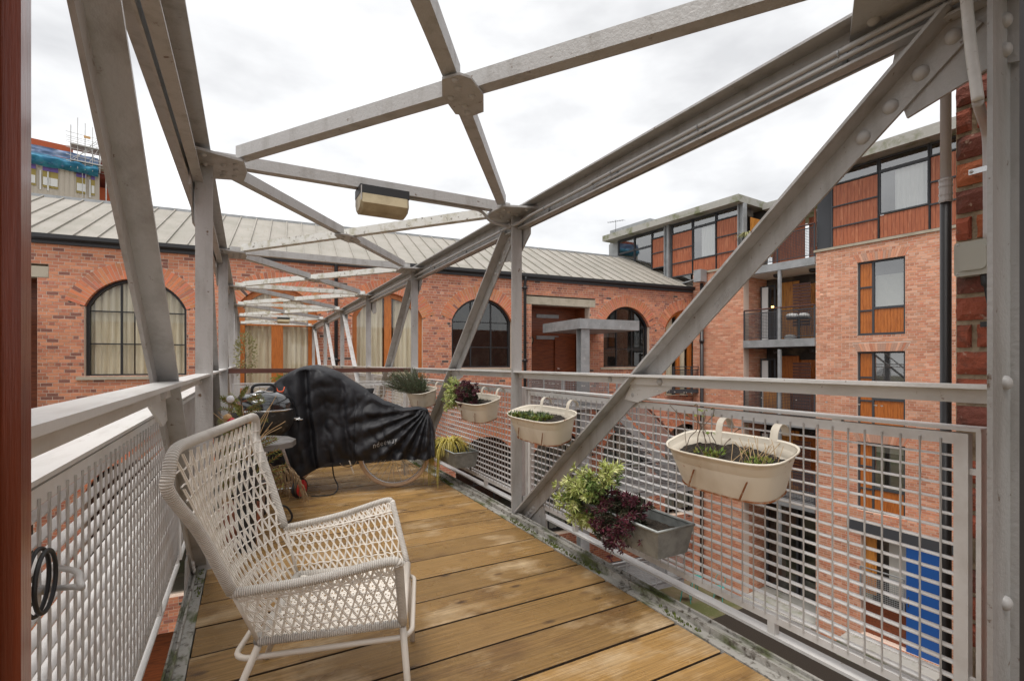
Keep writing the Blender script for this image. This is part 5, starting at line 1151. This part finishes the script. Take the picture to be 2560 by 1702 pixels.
# ------------------------------------------------------------------ planters and plants
def oval(a, b, n=36, p=3.3): 
    out = []
    for k in range(n):
        t = 2 * math.pi * k / n; c, s_ = math.cos(t), math.sin(t); out.append((a * abs(c) ** (2 / p) * (1 if c > 0 else -1), b * abs(s_) ** (2 / p) * (1 if s_ > 0 else -1)))
    return out
def white_planter(y0, y1, zr, label, X=1.70, ang=0):
    cy = (y0 + y1) / 2; L = (y1 - y0) / 2; c = V(X, cy, zr); t = thing('hanging_planter', (X, cy, zr - .157), label, 'planter', 'cream enamel planters hooked on the right rail')
    n = 36; prof = [(1.0, 0), (1.03, .006), (1.03, -.004), (.985, -.008), (.93, -.05), (.925, -.055), (.91, -.075), (.905, -.08), (.80, -.178), (.79, -.185), (0.0, -.186)]; prof = [(a_, b_ * .84 if b_ < 0 else b_) for a_, b_ in prof]
    m = MB(); vs = []; ca, sa = math.cos(R(ang)), math.sin(R(ang))
    TL = .30
    def pt(sc, z): return [c + V(x * ca - y * sa - z * .15, x * sa + y * ca, z + x * TL) for x, y in oval(.112 * (sc if sc > .9 else sc * .97), L * sc, n)]
    for sc, z in prof: vs += pt(max(sc, .001), z)
    m.add(vs, [(i * n + k, i * n + (k + 1) % n, (i + 1) * n + (k + 1) % n, (i + 1) * n + k) for i in range(len(prof) - 1) for k in range(n)])
    inn = [(1.0, 0), (.94, -.05), (.90, -.062)]; vs = []
    for sc, z in inn: vs += pt(sc - .012, z)
    m.add(vs, [(i * n + k, (i + 1) * n + k, (i + 1) * n + (k + 1) % n, i * n + (k + 1) % n) for i in range(2) for k in range(n)]); m.build('tub', 'cream', t, smooth=True)
    rr = random.Random(int(cy * 100)); m = MB(); N = 14
    def so(u, v):
        a, b = u * 2 - 1, v * 2 - 1; x = a * math.sqrt(1 - b * b / 2) * .095; y = b * math.sqrt(1 - a * a / 2) * L * .9
        return c + V(x * ca - y * sa + .008, x * sa + y * ca, x * TL - .040 + .014 * noise.noise(V(x * 60, y * 40, cy * 9)))
    m.grid(so, N, N * 2); m.build('soil', 'soil', t)
    for k, yy in enumerate((-.48, .48)):
        y = cy + yy * L; x0 = X + .10
        m = MB(); pts = spline([V(x0 + .004, y, zr - .02), V(x0 + .012, y, zr + .04), V(x0 + .022, y, zr + .075), V(x0 + .045, y, zr + .092), V(x0 + .075, y, zr + .080), V(x0 + .09, y, zr + .045)], 4)
        vs = []
        for p in pts: vs += [p + V(0, -.016, 0), p + V(0, .016, 0)]
        m.add(vs, [(2 * i, 2 * i + 1, 2 * i + 3, 2 * i + 2) for i in range(len(pts) - 1)]); o = m.build('hook_strap', 'cream', t); sm = o.modifiers.new('s', 'SOLIDIFY'); sm.thickness = .003
        # bracket strap down the outside
        m = MB(); z1, z0 = -.066, -.153; xi0, xi1 = -.112 * .885 - .002, -.112 * .775 - .002; yl = yy * L * .95
        for q, xx in ((yl - .012, 0), ): 
            kx = -z1 * .15; A = c + V(xi0 - .003 + kx, yl - .044, z1 + xi0 * TL); B = c + V(xi0 - .003 + kx, yl - .039, z1 + xi0 * TL); C = c + V(xi1 - .005 - z0 * .15, yl + .012, z0 + xi1 * TL); D = c + V(xi1 - .005 - z0 * .15, yl + .005, z0 + xi1 * TL)
            m.add([A, B, C, D, A + V(-.004, 0, 0), B + V(-.004, 0, 0), C + V(-.004, 0, 0), D + V(-.004, 0, 0)], [(0, 1, 2, 3), (7, 6, 5, 4), (0, 4, 5, 1), (1, 5, 6, 2), (2, 6, 7, 3), (3, 7, 4, 0)])
        m.build('bracket', 'rust', t)
    m = MB(); m.tube([p + V(.023, 0, -.156) for p in [c + V(x * ca - y * sa, x * sa + y * ca, x * TL) for x, y in oval(.112 * .775, L * .795, n)]], .004, 5, closed=True); m.build('rusty_base_rim', 'rust', t)
    return c, L
def trough(y0, y1, zr, label, X0=1.615, X1=1.845, dp=.135):
    t = thing('galvanised_trough', ((X0 + X1) / 2, (y0 + y1) / 2, zr - dp), label, 'planter', 'galvanised troughs hooked on the right panels'); m = MB(); k = .03
    a = [(X0, y0), (X1, y0), (X1, y1), (X0, y1)]; b = [(X0 + k, y0 + k), (X1 - .012, y0 + k), (X1 - .012, y1 - k), (X0 + k, y1 - k)]; w = .006
    ai = [(X0 + w, y0 + w), (X1 - w, y0 + w), (X1 - w, y1 - w), (X0 + w, y1 - w)]; bi = [(x, y) for x, y in b]
    vs = [V(*p, zr) for p in a] + [V(*p, zr - dp) for p in b] + [V(*p, zr) for p in ai] + [V(lerp(p[0], q[0], .35), lerp(p[1], q[1], .35), zr - dp * .35) for p, q in zip(ai, bi)]
    fs = [(i, 4 + i, 4 + (i + 1) % 4, (i + 1) % 4) for i in range(4)] + [(4, 5, 6, 7)] + [(i, (i + 1) % 4, 8 + (i + 1) % 4, 8 + i) for i in range(4)] + [(8 + i, 8 + (i + 1) % 4, 12 + (i + 1) % 4, 12 + i) for i in range(4)]
    m.add(vs, fs); m.build('tub', 'galv', t)
    MB().tube([V(*p, zr + .002) for p in a], .008, 8, closed=True).build('rolled_rim', 'galv', t, smooth=True)
    m = MB(); m.grid(lambda u, v: V(lerp(X0 + .02, X1 - .02, u), lerp(y0 + .02, y1 - .02, v), zr - .04 + .012 * noise.noise(V(u * 9, v * 16, y0))), 10, 24); m.build('soil', 'soil', t)
    for yy in (lerp(y0, y1, .3), lerp(y0, y1, .75)): MB().tube([V(X0 + .06, yy, zr - dp - .006), V(X1 + .01, yy, zr - dp - .006), V(X1 + .01, yy, zr - dp - .07)], .006, 6).build('bracket', 'black_iron', t)
LEAF = [(0, 0, 0), (.5, .16, .06), (1, 0, 0), (.5, -.16, .06)]
def leaves(m, c, rad, n, ln, wd, rr, up=.3, hollow=.35, shape=None, flat=.0):
    """leaves spread through an ellipsoid volume, pointing outwards"""
    for i in range(n):
        d = V(rr.gauss(0, 1), rr.gauss(0, 1), rr.gauss(0, 1)).normalized(); q = rr.uniform(hollow, 1) ** .6; k = .78 + .4 * noise.noise(d * 2.2 + Vector(c))
        p = Vector(c) + V(d.x * rad[0], d.y * rad[1], d.z * rad[2]) * q * k; leaf_at(m, p, (d + V(0, 0, up) + V(rr.uniform(-.5, .5), rr.uniform(-.5, .5), rr.uniform(-.4, .4))).normalized(), ln * rr.uniform(.6, 1.2), wd * rr.uniform(.7, 1.2), rr)
def leaf_at(m, p, d, ln, wd, rr):
    s_ = d.cross(V(rr.uniform(-1, 1), rr.uniform(-1, 1), rr.uniform(-.3, 1))).normalized(); n_ = s_.cross(d)
    m.add([p, p + d * ln * .45 + s_ * wd / 2 + n_ * ln * .06, p + d * ln, p + d * ln * .45 - s_ * wd / 2 + n_ * ln * .06, p + d * ln * .5 - n_ * ln * .03], [(0, 1, 4), (1, 2, 4), (2, 3, 4), (3, 0, 4)])
def rosettes(m, m2, ms, base, tips, rr, ln, wd, per=9, inner=None):
    """shoots: stem from base to tip with whorls of leaves"""
    for tp in tips:
        b = Vector(base) + V(rr.uniform(-.05, .05), rr.uniform(-.07, .07), 0); mid = b.lerp(tp, .5) + V(rr.uniform(-.03, .03), rr.uniform(-.03, .03), .03); pts = spline([b, mid, tp], 4); ms.tube(pts, .0022, 4, cap=False)
        for j in range(3, len(pts)):
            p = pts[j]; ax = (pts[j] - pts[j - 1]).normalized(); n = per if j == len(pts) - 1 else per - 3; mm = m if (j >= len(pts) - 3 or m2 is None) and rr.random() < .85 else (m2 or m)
            for k in range(n):
                a = k * 2.4 + j; x = ax.orthogonal().normalized(); y = ax.cross(x); d = (x * math.cos(a) + y * math.sin(a)) * .9 + ax * rr.uniform(.25, .9); leaf_at(mm, p + ax * rr.uniform(-.008, .008), d.normalized(), ln * rr.uniform(.7, 1.15), wd, rr)
def plant(name, base, label, cat, parts, group=None):
    t = thing(name, base, label, cat, group)
    for nm, m, mt in parts:
        if m.f: m.build(nm, mt, t)
    return t
def ell_tips(c, rad, n, rr, zmin=-1):
    out = []
    while len(out) < n:
        d = V(rr.gauss(0, 1), rr.gauss(0, 1), rr.gauss(0, 1)).normalized()
        if d.z < zmin: continue
        q = rr.uniform(.55, 1.05); out.append(Vector(c) + V(d.x * rad[0], d.y * rad[1], d.z * rad[2]) * q)
    return out
# 1 nearest big planter: bare twigs, sprouts
c, L = white_planter(1.048, 1.57, .828, 'largest and nearest cream planter, with dark soil and bare twigs', 1.68)
rr = random.Random(1); ms, ml = MB(), MB()
for i in range(9):
    b = c + V(rr.uniform(-.05, .05), rr.uniform(.02, .8) * L, -.05); pts = [b]
    d = V(rr.uniform(-.3, .3), rr.uniform(-.5, .7), 1).normalized()
    for k in range(7): d = (d + V(rr.uniform(-.35, .35), rr.uniform(-.35, .35), rr.uniform(-.25, .12))).normalized(); pts.append(pts[-1] + d * rr.uniform(.02, .05))
    ms.tube(spline(pts, 3), .0018, 4, cap=False)
    for k in range(2): leaf_at(ml, pts[-1 - k], V(rr.uniform(-1, 1), rr.uniform(-1, 1), -.2).normalized(), .018, .012, rr)
plant('bare_plant', c + V(0, .15, -.05), 'leafless twiggy plant in the far half of the nearest planter', 'plant', [('stem', ms, 'twig'), ('foliage', ml, 'leaf_moss')])
ml, ms = MB(), MB()
for i in range(9):
    p = c + V(rr.uniform(-.06, .06), rr.uniform(-.85, .6) * L, -.05); leaves(ml, p + V(0, 0, .012), (.022, .026, .02), 22, .022, .010, rr, .8)
for i in range(26): p = c + V(rr.uniform(-.06, .06), rr.uniform(-.75, -.2) * L, -.05); ms.tube([p, p + V(rr.uniform(-.05, .05), rr.uniform(-.06, .06), rr.uniform(.02, .10))], .0013, 4, cap=False)
plant('seedlings', c + V(0, -.1, -.05), 'small green sprouts and dry stalks in the soil of the nearest planter', 'plant', [('foliage', ml, 'leaf_moss'), ('dry_stalk', ms, 'straw')])
# 2 middle planter with mossy greens
c, L = white_planter(2.40, 3.05, .83, 'cream planter with low green moss beside the strut and post', 1.68)
rr = random.Random(2); ml = MB(); md = MB()
for i in range(60): p = c + V(rr.uniform(-.08, .08), rr.uniform(-.25, .9) * L, -.045); tuft(ml, p, 11, .028, .05, .006, .3, 2, rr)
for i in range(22): p = c + V(rr.uniform(-.08, .08), rr.uniform(-.2, .9) * L, -.04); leaves(md, p + V(0, 0, .02), (.02, .02, .015), 12, .02, .01, rr, .7)
plant('moss_planting', c + V(0, .1, -.05), 'low bright green succulent carpet in the planter beside the post', 'plant', [('foliage', ml, 'leaf_moss'), ('grey_leaves', md, 'leaf_rosemary')])
# 3 far planter with two shrubs
c, L = white_planter(3.42, 4.02, .86, 'cream planter with a pale and a purple shrub, just beyond the post', 1.68)
rr = random.Random(3); m1, m2, ms = MB(), MB(), MB(); rosettes(m1, m2, ms, c + V(-.02, .22, -.05), ell_tips(c + V(-.06, .36, .01), (.10, .14, .17), 46, rr), rr, .034, .010)
plant('variegated_shrub', c + V(-.02, .2, -.05), 'pale yellow green variegated shrub spilling from the planter beyond the post', 'shrub', [('foliage', m1, 'leaf_varieg'), ('inner_foliage', m2, 'leaf_varieg_dark'), ('stem', ms, 'twig')])
m1, m2, ms = MB(), MB(), MB(); rosettes(m1, m2, ms, c + V(-.01, .05, -.05), ell_tips(c + V(-.05, .10, .05), (.10, .17, .13), 52, rr), rr, .028, .010)
plant('purple_shrub', c + V(-.01, .05, -.05), 'dark purple leaved shrub in the planter beyond the post', 'shrub', [('foliage', m1, 'leaf_purple'), ('inner_foliage', m2, 'leaf_darkgreen'), ('stem', ms, 'twig')])
# 4 rosemary planter at the back
c, L = white_planter(4.83, 5.45, .865, 'farthest cream planter, tilted, with rosemary behind the bicycle cover', 1.66)
rr = random.Random(4); m1, ms = MB(), MB()
for tp in ell_tips(c + V(-.13, .12, .075), (.26, .34, .17), 330, rr, -.45):
    b = c + V(rr.uniform(-.05, .05), rr.uniform(-.3, .6) * L, -.05); d = (tp - b).normalized(); ms.tube([b, tp], .0015, 3, cap=False); n = 16
    for k in range(n):
        p = b.lerp(tp, .35 + .65 * k / n); a = k * 2.4; x = d.orthogonal().normalized(); y = d.cross(x); leaf_at(m1, p, ((x * math.cos(a) + y * math.sin(a)) * .7 + d).normalized(), .028, .005, rr)
plant('rosemary_bush', c + V(0, .1, -.05), 'bushy grey green rosemary in the farthest cream planter', 'shrub', [('foliage', m1, 'leaf_rosemary'), ('stem', ms, 'twig')])
# 5 near galvanised trough
trough(1.615, 2.32, .40, 'near galvanised trough with two bushy shrubs on the right panel')
rr = random.Random(6); c = V(1.70, 2.15, .36); m1, m2, ms = MB(), MB(), MB()
rosettes(m1, m2, ms, c, ell_tips(V(1.63, 2.20, .42), (.13, .19, .17), 74, rr) + [V(1.62 + rr.uniform(-.05, .05), 1.95 + rr.uniform(-.07, .07), .60 + rr.uniform(-.03, .05)) for _ in range(10)], rr, .040, .0115, 10)
plant('variegated_shrub', c, 'large pale variegated shrub in the near galvanised trough', 'shrub', [('foliage', m1, 'leaf_varieg'), ('inner_foliage', m2, 'leaf_varieg_dark'), ('stem', ms, 'twig')])
c = V(1.70, 1.90, .36); m1, m2, ms = MB(), MB(), MB()
rosettes(m1, m2, ms, c, ell_tips(V(1.63, 1.89, .395), (.14, .21, .13), 96, rr) + [V(1.56 + rr.uniform(-.05, .05), 1.88 + rr.uniform(-.06, .06), .27 + rr.uniform(-.04, .05)) for _ in range(14)], rr, .030, .0095, 9)
plant('purple_shrub', c, 'dark purple and green shrub trailing over the near galvanised trough', 'shrub', [('foliage', m1, 'leaf_purple'), ('inner_foliage', m2, 'leaf_darkgreen'), ('stem', ms, 'twig')])
# 6 far trough with golden sedge
trough(4.05, 4.72, .355, 'far galvanised trough with golden grass near the bicycle wheel')
rr = random.Random(8); m = MB(); c = V(1.71, 4.42, .32); tuft(m, c, 300, .24, .25, .010, 1.1, 6, rr, .4)
for i in range(150):
    a = rr.uniform(2.3, 4.2); d = V(math.cos(a), math.sin(a), 0); L_ = rr.uniform(.10, .22); pts = []; s_ = V(-d.y, d.x, 0); dr_ = rr.uniform(.2, .42)
    for k in range(7): t = k / 6; p = c + V(-.05, .06, 0) + d * L_ * (1 - (1 - t) ** 2) + V(0, 0, .10 * math.sin(t * 2) - dr_ * t ** 2.2); w = .009 * (1 - t) + .002; pts += [p - s_ * w / 2, p + s_ * w / 2]
    m.add(pts, [(2 * k, 2 * k + 1, 2 * k + 3, 2 * k + 2) for k in range(6)])
plant('golden_sedge', c, 'drooping golden sedge grass in the far galvanised trough', 'grass', [('blades', m, 'leaf_gold')])
# potted spruce with ornaments
def pot(c, r, h, mt, t): MB().lathe(c, [(.001, .003), (r * .72, .003), (r, h), (r * 1.06, h), (r * 1.06, h + .02), (r * .92, h + .02), (r * .88, h - .03), (.001, h - .03)], 20).build('pot', mt, t)
c = V(.02, 4.02 - .30, 0); c = V(-.03, 3.60, 0)
t = thing('potted_spruce', c, 'small potted spruce hung with ornaments beside the left post', 'christmas tree'); pot(c, .12, .22, 'terracotta', t)
MB().tube([c + V(0, 0, .18), c + V(0, 0, .98)], [.014, .004], 6).build('trunk', 'twig', t); m = MB(); ms = MB(); rr = random.Random(12)
for i in range(70):
    z = rr.uniform(.34, 1.02); L_ = .10 + .24 * (1 - (z - .3) / .75); a = rr.uniform(0, 6.283); d = V(math.cos(a), math.sin(a), rr.uniform(.15, .6)).normalized(); b = c + V(0, 0, z - .06); e_ = b + d * L_
    if e_.x < -.15: e_.x = -.15
    ms.tube([b, e_], .002, 4, cap=False)
    for k in range(44): p = b.lerp(e_, .25 + .75 * k / 44); x = d.orthogonal().normalized(); y = d.cross(x); w = k * 2.4; leaf_at(m, p, ((x * math.cos(w) + y * math.sin(w)) * .8 + d * .7).normalized(), .026, .006, rr)
m.build('foliage', 'leaf_spruce', t); ms.build('branches', 'twig_red', t)
def ball(c, r, mt, label, name='bauble'): o = MB().lathe(c, [(.001, -r)] + [(r * math.cos(R(a)), r * math.sin(R(a))) for a in range(-70, 90, 20)] + [(.001, r)], 14).build(name, mt, None, smooth=True); tag(o, label, 'ornament', 'ornaments on the potted spruce')
ball(V(-.085, 3.36, .945), .022, 'bauble_white', 'white sparkly ornament high on the potted spruce'); ball(V(-.10, 3.36, .835), .024, 'bauble_gold', 'gold ornament on the potted spruce beside the post'); ball(V(-.08, 3.35, .81), .026, 'bauble_red', 'red ornament with white top low on the potted spruce'); ball(V(.02, 3.30, .82), .022, 'bauble_gold', 'copper ornament on the potted spruce nearest the barbecue')
m = MB(); rr = random.Random(5); c2 = V(.0, 3.45, .55)
for i in range(12): d = V(rr.uniform(-.5, .8), rr.uniform(-.3, .5), 1).normalized(); L_ = rr.uniform(.2, .42); m.tube(spline([c2, c2 + d * L_ * .5 + V(0, 0, .03), c2 + d * L_ + V(rr.uniform(-.05, .05), 0, rr.uniform(-.05, .03))], 4), .002, 4, cap=False)
t2 = thing('dried_stems', V(.0, 3.45, .003), 'bundle of pale dried stems standing by the potted spruce', 'plant'); m.build('stems', 'straw', t2); MB().lathe(V(.0, 3.45, 0), [(.001, .003), (.05, .003), (.06, .5), (.045, .56), (.04, .56), (.04, .3), (.001, .3)], 14).build('vase', 'black_plastic', t2)
# dead palm
c = V(.08, 4.22, 0); t = thing('dead_palm', c, 'withered brown palm in a pot between table and barbecue', 'plant'); pot(c, .07, .20, 'black_plastic', t); rr = random.Random(9)
for i in range(4):
    a = rr.uniform(-.1, 1.1) if i < 4 else rr.uniform(0, 6.28); d = V(math.cos(a), math.sin(a) * .7, 0); L_ = rr.uniform(.22, .46); h = rr.uniform(.10, .27); b = c + V(0, 0, .2)
    pts = spline([b, b + d * L_ * .35 + V(0, 0, h), b + d * L_ * .8 + V(0, 0, h * .9), b + d * L_ * 1.1 + V(0, 0, -.02)], 5); m = MB(); m.tube(pts, .003, 4, cap=False); s_ = V(-d.y, d.x, 0)
    for p in pts[6:]:
        for sg in (-1, 1):
            for q in range(2): e_ = p + s_ * sg * rr.uniform(.02, .06) + d * rr.uniform(.0, .05) + V(0, 0, -rr.uniform(.08, .2)); mid = p.lerp(e_, .5) + s_ * sg * .012 + V(0, 0, .025); m.add([p, mid + d * .004, e_, mid - d * .004], [(0, 1, 2, 3)])
    m.build('frond', 'leaf_dead', t)
# plants on the far half of the bridge
def farbush(c, rad, n, mt, label, h, ln=.05):
    t = thing('potted_shrub', V(c[0], c[1], 0), label, 'shrub', 'pots on the far half of the bridge'); rr = random.Random(n); m = MB(); leaves(m, V(*c), rad, n, ln, ln * .35, rr, .4); m.build('foliage', mt, t); MB().tube([V(c[0], c[1], .2), V(*c)], [.02, .008], 6).build('stem', 'twig', t); pot(V(c[0], c[1], 0), .16, .3, 'terracotta', t)
farbush((-.02, 8.0, 1.30), (.18, .18, .40), 500, 'leaf_olive', 'pale yellow olive shrub beyond the divider by the left post', 1.2)
farbush((.55, 8.6, .86), (.30, .2, .16), 320, 'leaf_moss', 'low green plant beyond the divider in front of the timber doors', .5)
farbush((.2, 7.4, .55), (.2, .2, .25), 260, 'leaf_dead', 'dry brown plant low behind the divider', .4)
# steel loop bracket and black ring on the left panel
t = thing('loop_bracket', V(-.30, 1.12, .74), 'bent steel loop bracket poking through the left grating panel', 'bracket')
MB().tube(spline([V(-.335, 1.165, .757), V(-.30, 1.16, .757), V(-.264, 1.125, .766), V(-.251, 1.10, .772), V(-.257, 1.115, .778), V(-.275, 1.175, .776), V(-.34, 1.29, .756)], 6), .0055, 8).build('loop', 'conduit', t, smooth=True)
MB().tube([V(-.35, 1.165, .757), V(-.318, 1.163, .757)], .009, 8).build('socket', 'conduit', t, smooth=True)
t = thing('black_hose_ring', V(-.308, 1.144, .73), 'coiled black rubber hose ring hooked on the left grating panel', 'hose')
for k, r in enumerate((.054, .050)): MB().tube([V(-.308 + .010 * k, 1.100 + r * math.cos(a / 36 * 6.283), .793 + r * math.sin(a / 36 * 6.283)) for a in range(36)], .0036, 8, closed=True).build('coil', 'black_plastic', t, smooth=True)
# water drops under the rails
m = MB(); rr = random.Random(3)
for i in range(70): y = rr.uniform(.8, 3.1); m.dome((1.819, y, 1.022), .0035 * rr.uniform(.6, 1.2), (0, 0, -1), 1.2, 6)
tag(m.build('water_drops', 'water_drop', None, smooth=True), 'rain drops hanging under the right handrail', 'water drops', None, 'stuff')
# moss tufts along the kerb
m = MB(); rr = random.Random(14)
for i in range(900):
    sd_ = rr.random() < .75; y = rr.uniform(.7, 5.6); x = 1.694 + abs(rr.gauss(0, .018)) if sd_ else -.205 - abs(rr.gauss(0, .02))
    if noise.noise(V(y * 1.9, x * 3, 3)) < .02: continue
    for k in range(3):
        p = V(x + rr.uniform(-.006, .006), y + rr.uniform(-.008, .008), .002); leaf_at(m, p, V(rr.uniform(-.6, .6), rr.uniform(-.6, .6), 1).normalized(), rr.uniform(.008, .022), .008, rr)
tag(m.build('moss', 'moss', None), 'green moss growing along the steel kerbs', 'moss', None, 'stuff')
# ------------------------------------------------------------------ courtyard
def bistro(c, a, label):
    t = thing('bistro_chair', c, label, 'chair', 'turquoise bistro chairs in the courtyard'); d = V(math.cos(a), math.sin(a), 0); s_ = V(-d.y, d.x, 0); c = Vector(c)
    MB().lathe(c, [(.001, .45), (.19, .45), (.20, .465), (.001, .47)], 18).build('seat', 'turquoise', t)
    MB().tube(spline([c - d * .18 - s_ * .16 + V(0, 0, .45), c - d * .25 - s_ * .17 + V(0, 0, .75), c - d * .27 + V(0, 0, .92), c - d * .25 + s_ * .17 + V(0, 0, .75), c - d * .18 + s_ * .16 + V(0, 0, .45)], 6), .014, 6).build('backrest', 'turquoise', t)
    for x, y in ((1, 1), (1, -1), (-1, 1), (-1, -1)): MB().tube([c + d * .13 * x + s_ * .12 * y + V(0, 0, .45), c + d * .2 * x + s_ * .17 * y + V(0, 0, .003)], .013, 6).build('leg', 'turquoise', t)
bistro((15.2, 13.7, GROUND), 2.2, 'turquoise bistro chair nearest the brick corner in the courtyard'); bistro((16.5, 13.2, GROUND), 3.6, 'turquoise bistro chair against the apartment pier in the courtyard')
c = V(15.9, 13.9, GROUND); t = thing('bistro_table', c, 'turquoise bistro table between the two courtyard chairs', 'table'); MB().lathe(c, [(.001, .70), (.3, .70), (.3, .72), (.001, .72)], 20).build('table_top', 'turquoise', t)
for k in range(3): a = k * 2.09; MB().tube([c + V(.05 * math.cos(a), .05 * math.sin(a), .7), c + V(.25 * math.cos(a), .25 * math.sin(a), .003)], .014, 6).build('leg', 'turquoise', t)
def slabs(c0, nx, ny, label):
    pass
m = MB(); m.box(9.5, 17.0, 3.5, 12.2, GROUND + .004, GROUND + .06); tag(m.build('planting_bed', 'soil', None), None, None, None, 'structure')
# ------------------------------------------------------------------ background block under construction at the far left
az0, az1 = math.atan2(-.2832, .959), math.atan2(-.17, .985); DB = 62.0
def MG(u, z, o=0):
    a = lerp(az0 - .25, az1, u); return None
g0 = V(-.2832 / .959 * DB, DB, 0); g1 = V(-11.9, DB + 1.5, 0); gd = (g1 - g0).normalized(); gn = V(-gd.y, gd.x, 0); gw = (g1 - g0).length
def MG(s, z, o=0): return g0 + gd * s + gn * o + V(0, 0, z)
bgb = thing('background_block', MG(0, GROUND), 'distant block in beige cladding under construction above the mill roof', 'building')
m = MB(); m.pbox(MG, -16, 5.4, GROUND, 20.1, 0, 14); m.build('wall', 'clad_beige', bgb)
s = -16; m = MB()
while s < 5.4: m.pbox(MG, s, s + .05, 8, 20.1, -.05, 0); s += .36
m.build('cladding_seams', 'clad_beige', bgb, kind='stuff')
for s, w in ((.2, .6), (1.25, .55), (1.75, .6), (3.65, .75), (4.75, .3)):
    o = MB().pbox(MG, s, s + w, 17.9, 19.9, -.08, -.055).build('window', 'hoard', bgb); MB().pbox(MG, s + .04, s + w - .04, 18.1, 18.85, -.12, -.082).build('pane', 'white_board', o); MB().pbox(MG, s, s + w, 19.45, 19.9, -.12, -.082).build('membrane', 'purple_board', o)
for s in (1.05, 1.58, 4.62): MB().pbox(MG, s, s + .10, 17.6, 19.4, -.12, -.055).build('white_trim', 'white_board', bgb)
m = MB(); m.pbox(MG, -16, 3.4, 20.1, 22.65, 1.0, 14); m.build('upper_storey', 'clad_orange', bgb); m = MB(); m.pbox(MG, 3.4, 7.2, 20.1, 21.9, 1.0, 10); m.build('core', 'brick_bg', bgb); m = MB(); m.pbox(MG, 5.45, 8.5, 8, 19.4, 2, 8); m.build('side_wall', 'clad_orange', bgb)
sc = thing('scaffolding', MG(4.5, 8), 'tubular scaffold tower on the distant block', 'scaffolding')
rr = random.Random(17)
for s in (3.25, 3.75, 4.3, 4.85, 5.4, 5.9, 6.4):
    for o in (-1.0, .7): MB().tube([MG(s, 20 if s < 5.6 else 12, o), MG(s, 23.1 + rr.uniform(0, 1.9), o)], .03, 5).build('standard', 'scaff', sc)
for z in (20.6, 21.2, 21.9, 22.6, 23.0, 23.4):
    for o in (-1.0, .7): MB().tube([MG(2.9, z, o), MG(6.6, z - .15, o)], .026, 5).build('ledger', 'scaff', sc)
for z in (22.25, 20.7): MB().pbox(MG, 3.2, 6.4, z, z + .10, -1.1, .75).build('deck_board', 'scaff', sc)
for k in range(6): a, b = rr.uniform(3.2, 5.8), rr.uniform(3.2, 5.8); MB().tube([MG(a, 20.5 + rr.random() * .5, -1.0), MG(b, 22.4 + rr.random(), -1.0)], .026, 5).build('brace', 'scaff', sc)
for s in (4.1, 4.35): MB().tube([MG(s, 12, -.5), MG(s, 20, -.5)], .03, 5).build('standard', 'scaff', sc)
MB().pbox(MG, 4.2, 4.7, 23.1, 23.35, -1.06, -1.02).build('yellow_board', 'bauble_gold', sc)
nt_ = thing('debris_netting', MG(0, 19.8), 'sagging blue debris netting across the distant block', 'netting')
def net(u, v): s = lerp(-15.5, 5.3, u); return MG(s, lerp(20.95 - .015 * s, 19.75, v) + .12 * noise.noise(V(s * .9, v * 3, 1)), -.5 - .6 * math.sin(v * 3.14) + .2 * noise.noise(V(s * 1.5, v * 4, 2)))
MB().grid(net, 120, 10).build('net_sheet', 'net_blue', nt_, smooth=True)
def net2(u, v): s = lerp(-15.5, 5.3, u); return MG(s, lerp(21.5 - .015 * s, 20.8, v) + .08 * noise.noise(V(s * .8, v * 3, 7)), -.9 + .15 * noise.noise(V(s * 1.3, v * 4, 2)))
MB().grid(net2, 120, 6).build('upper_net', 'net_light', nt_, smooth=True)
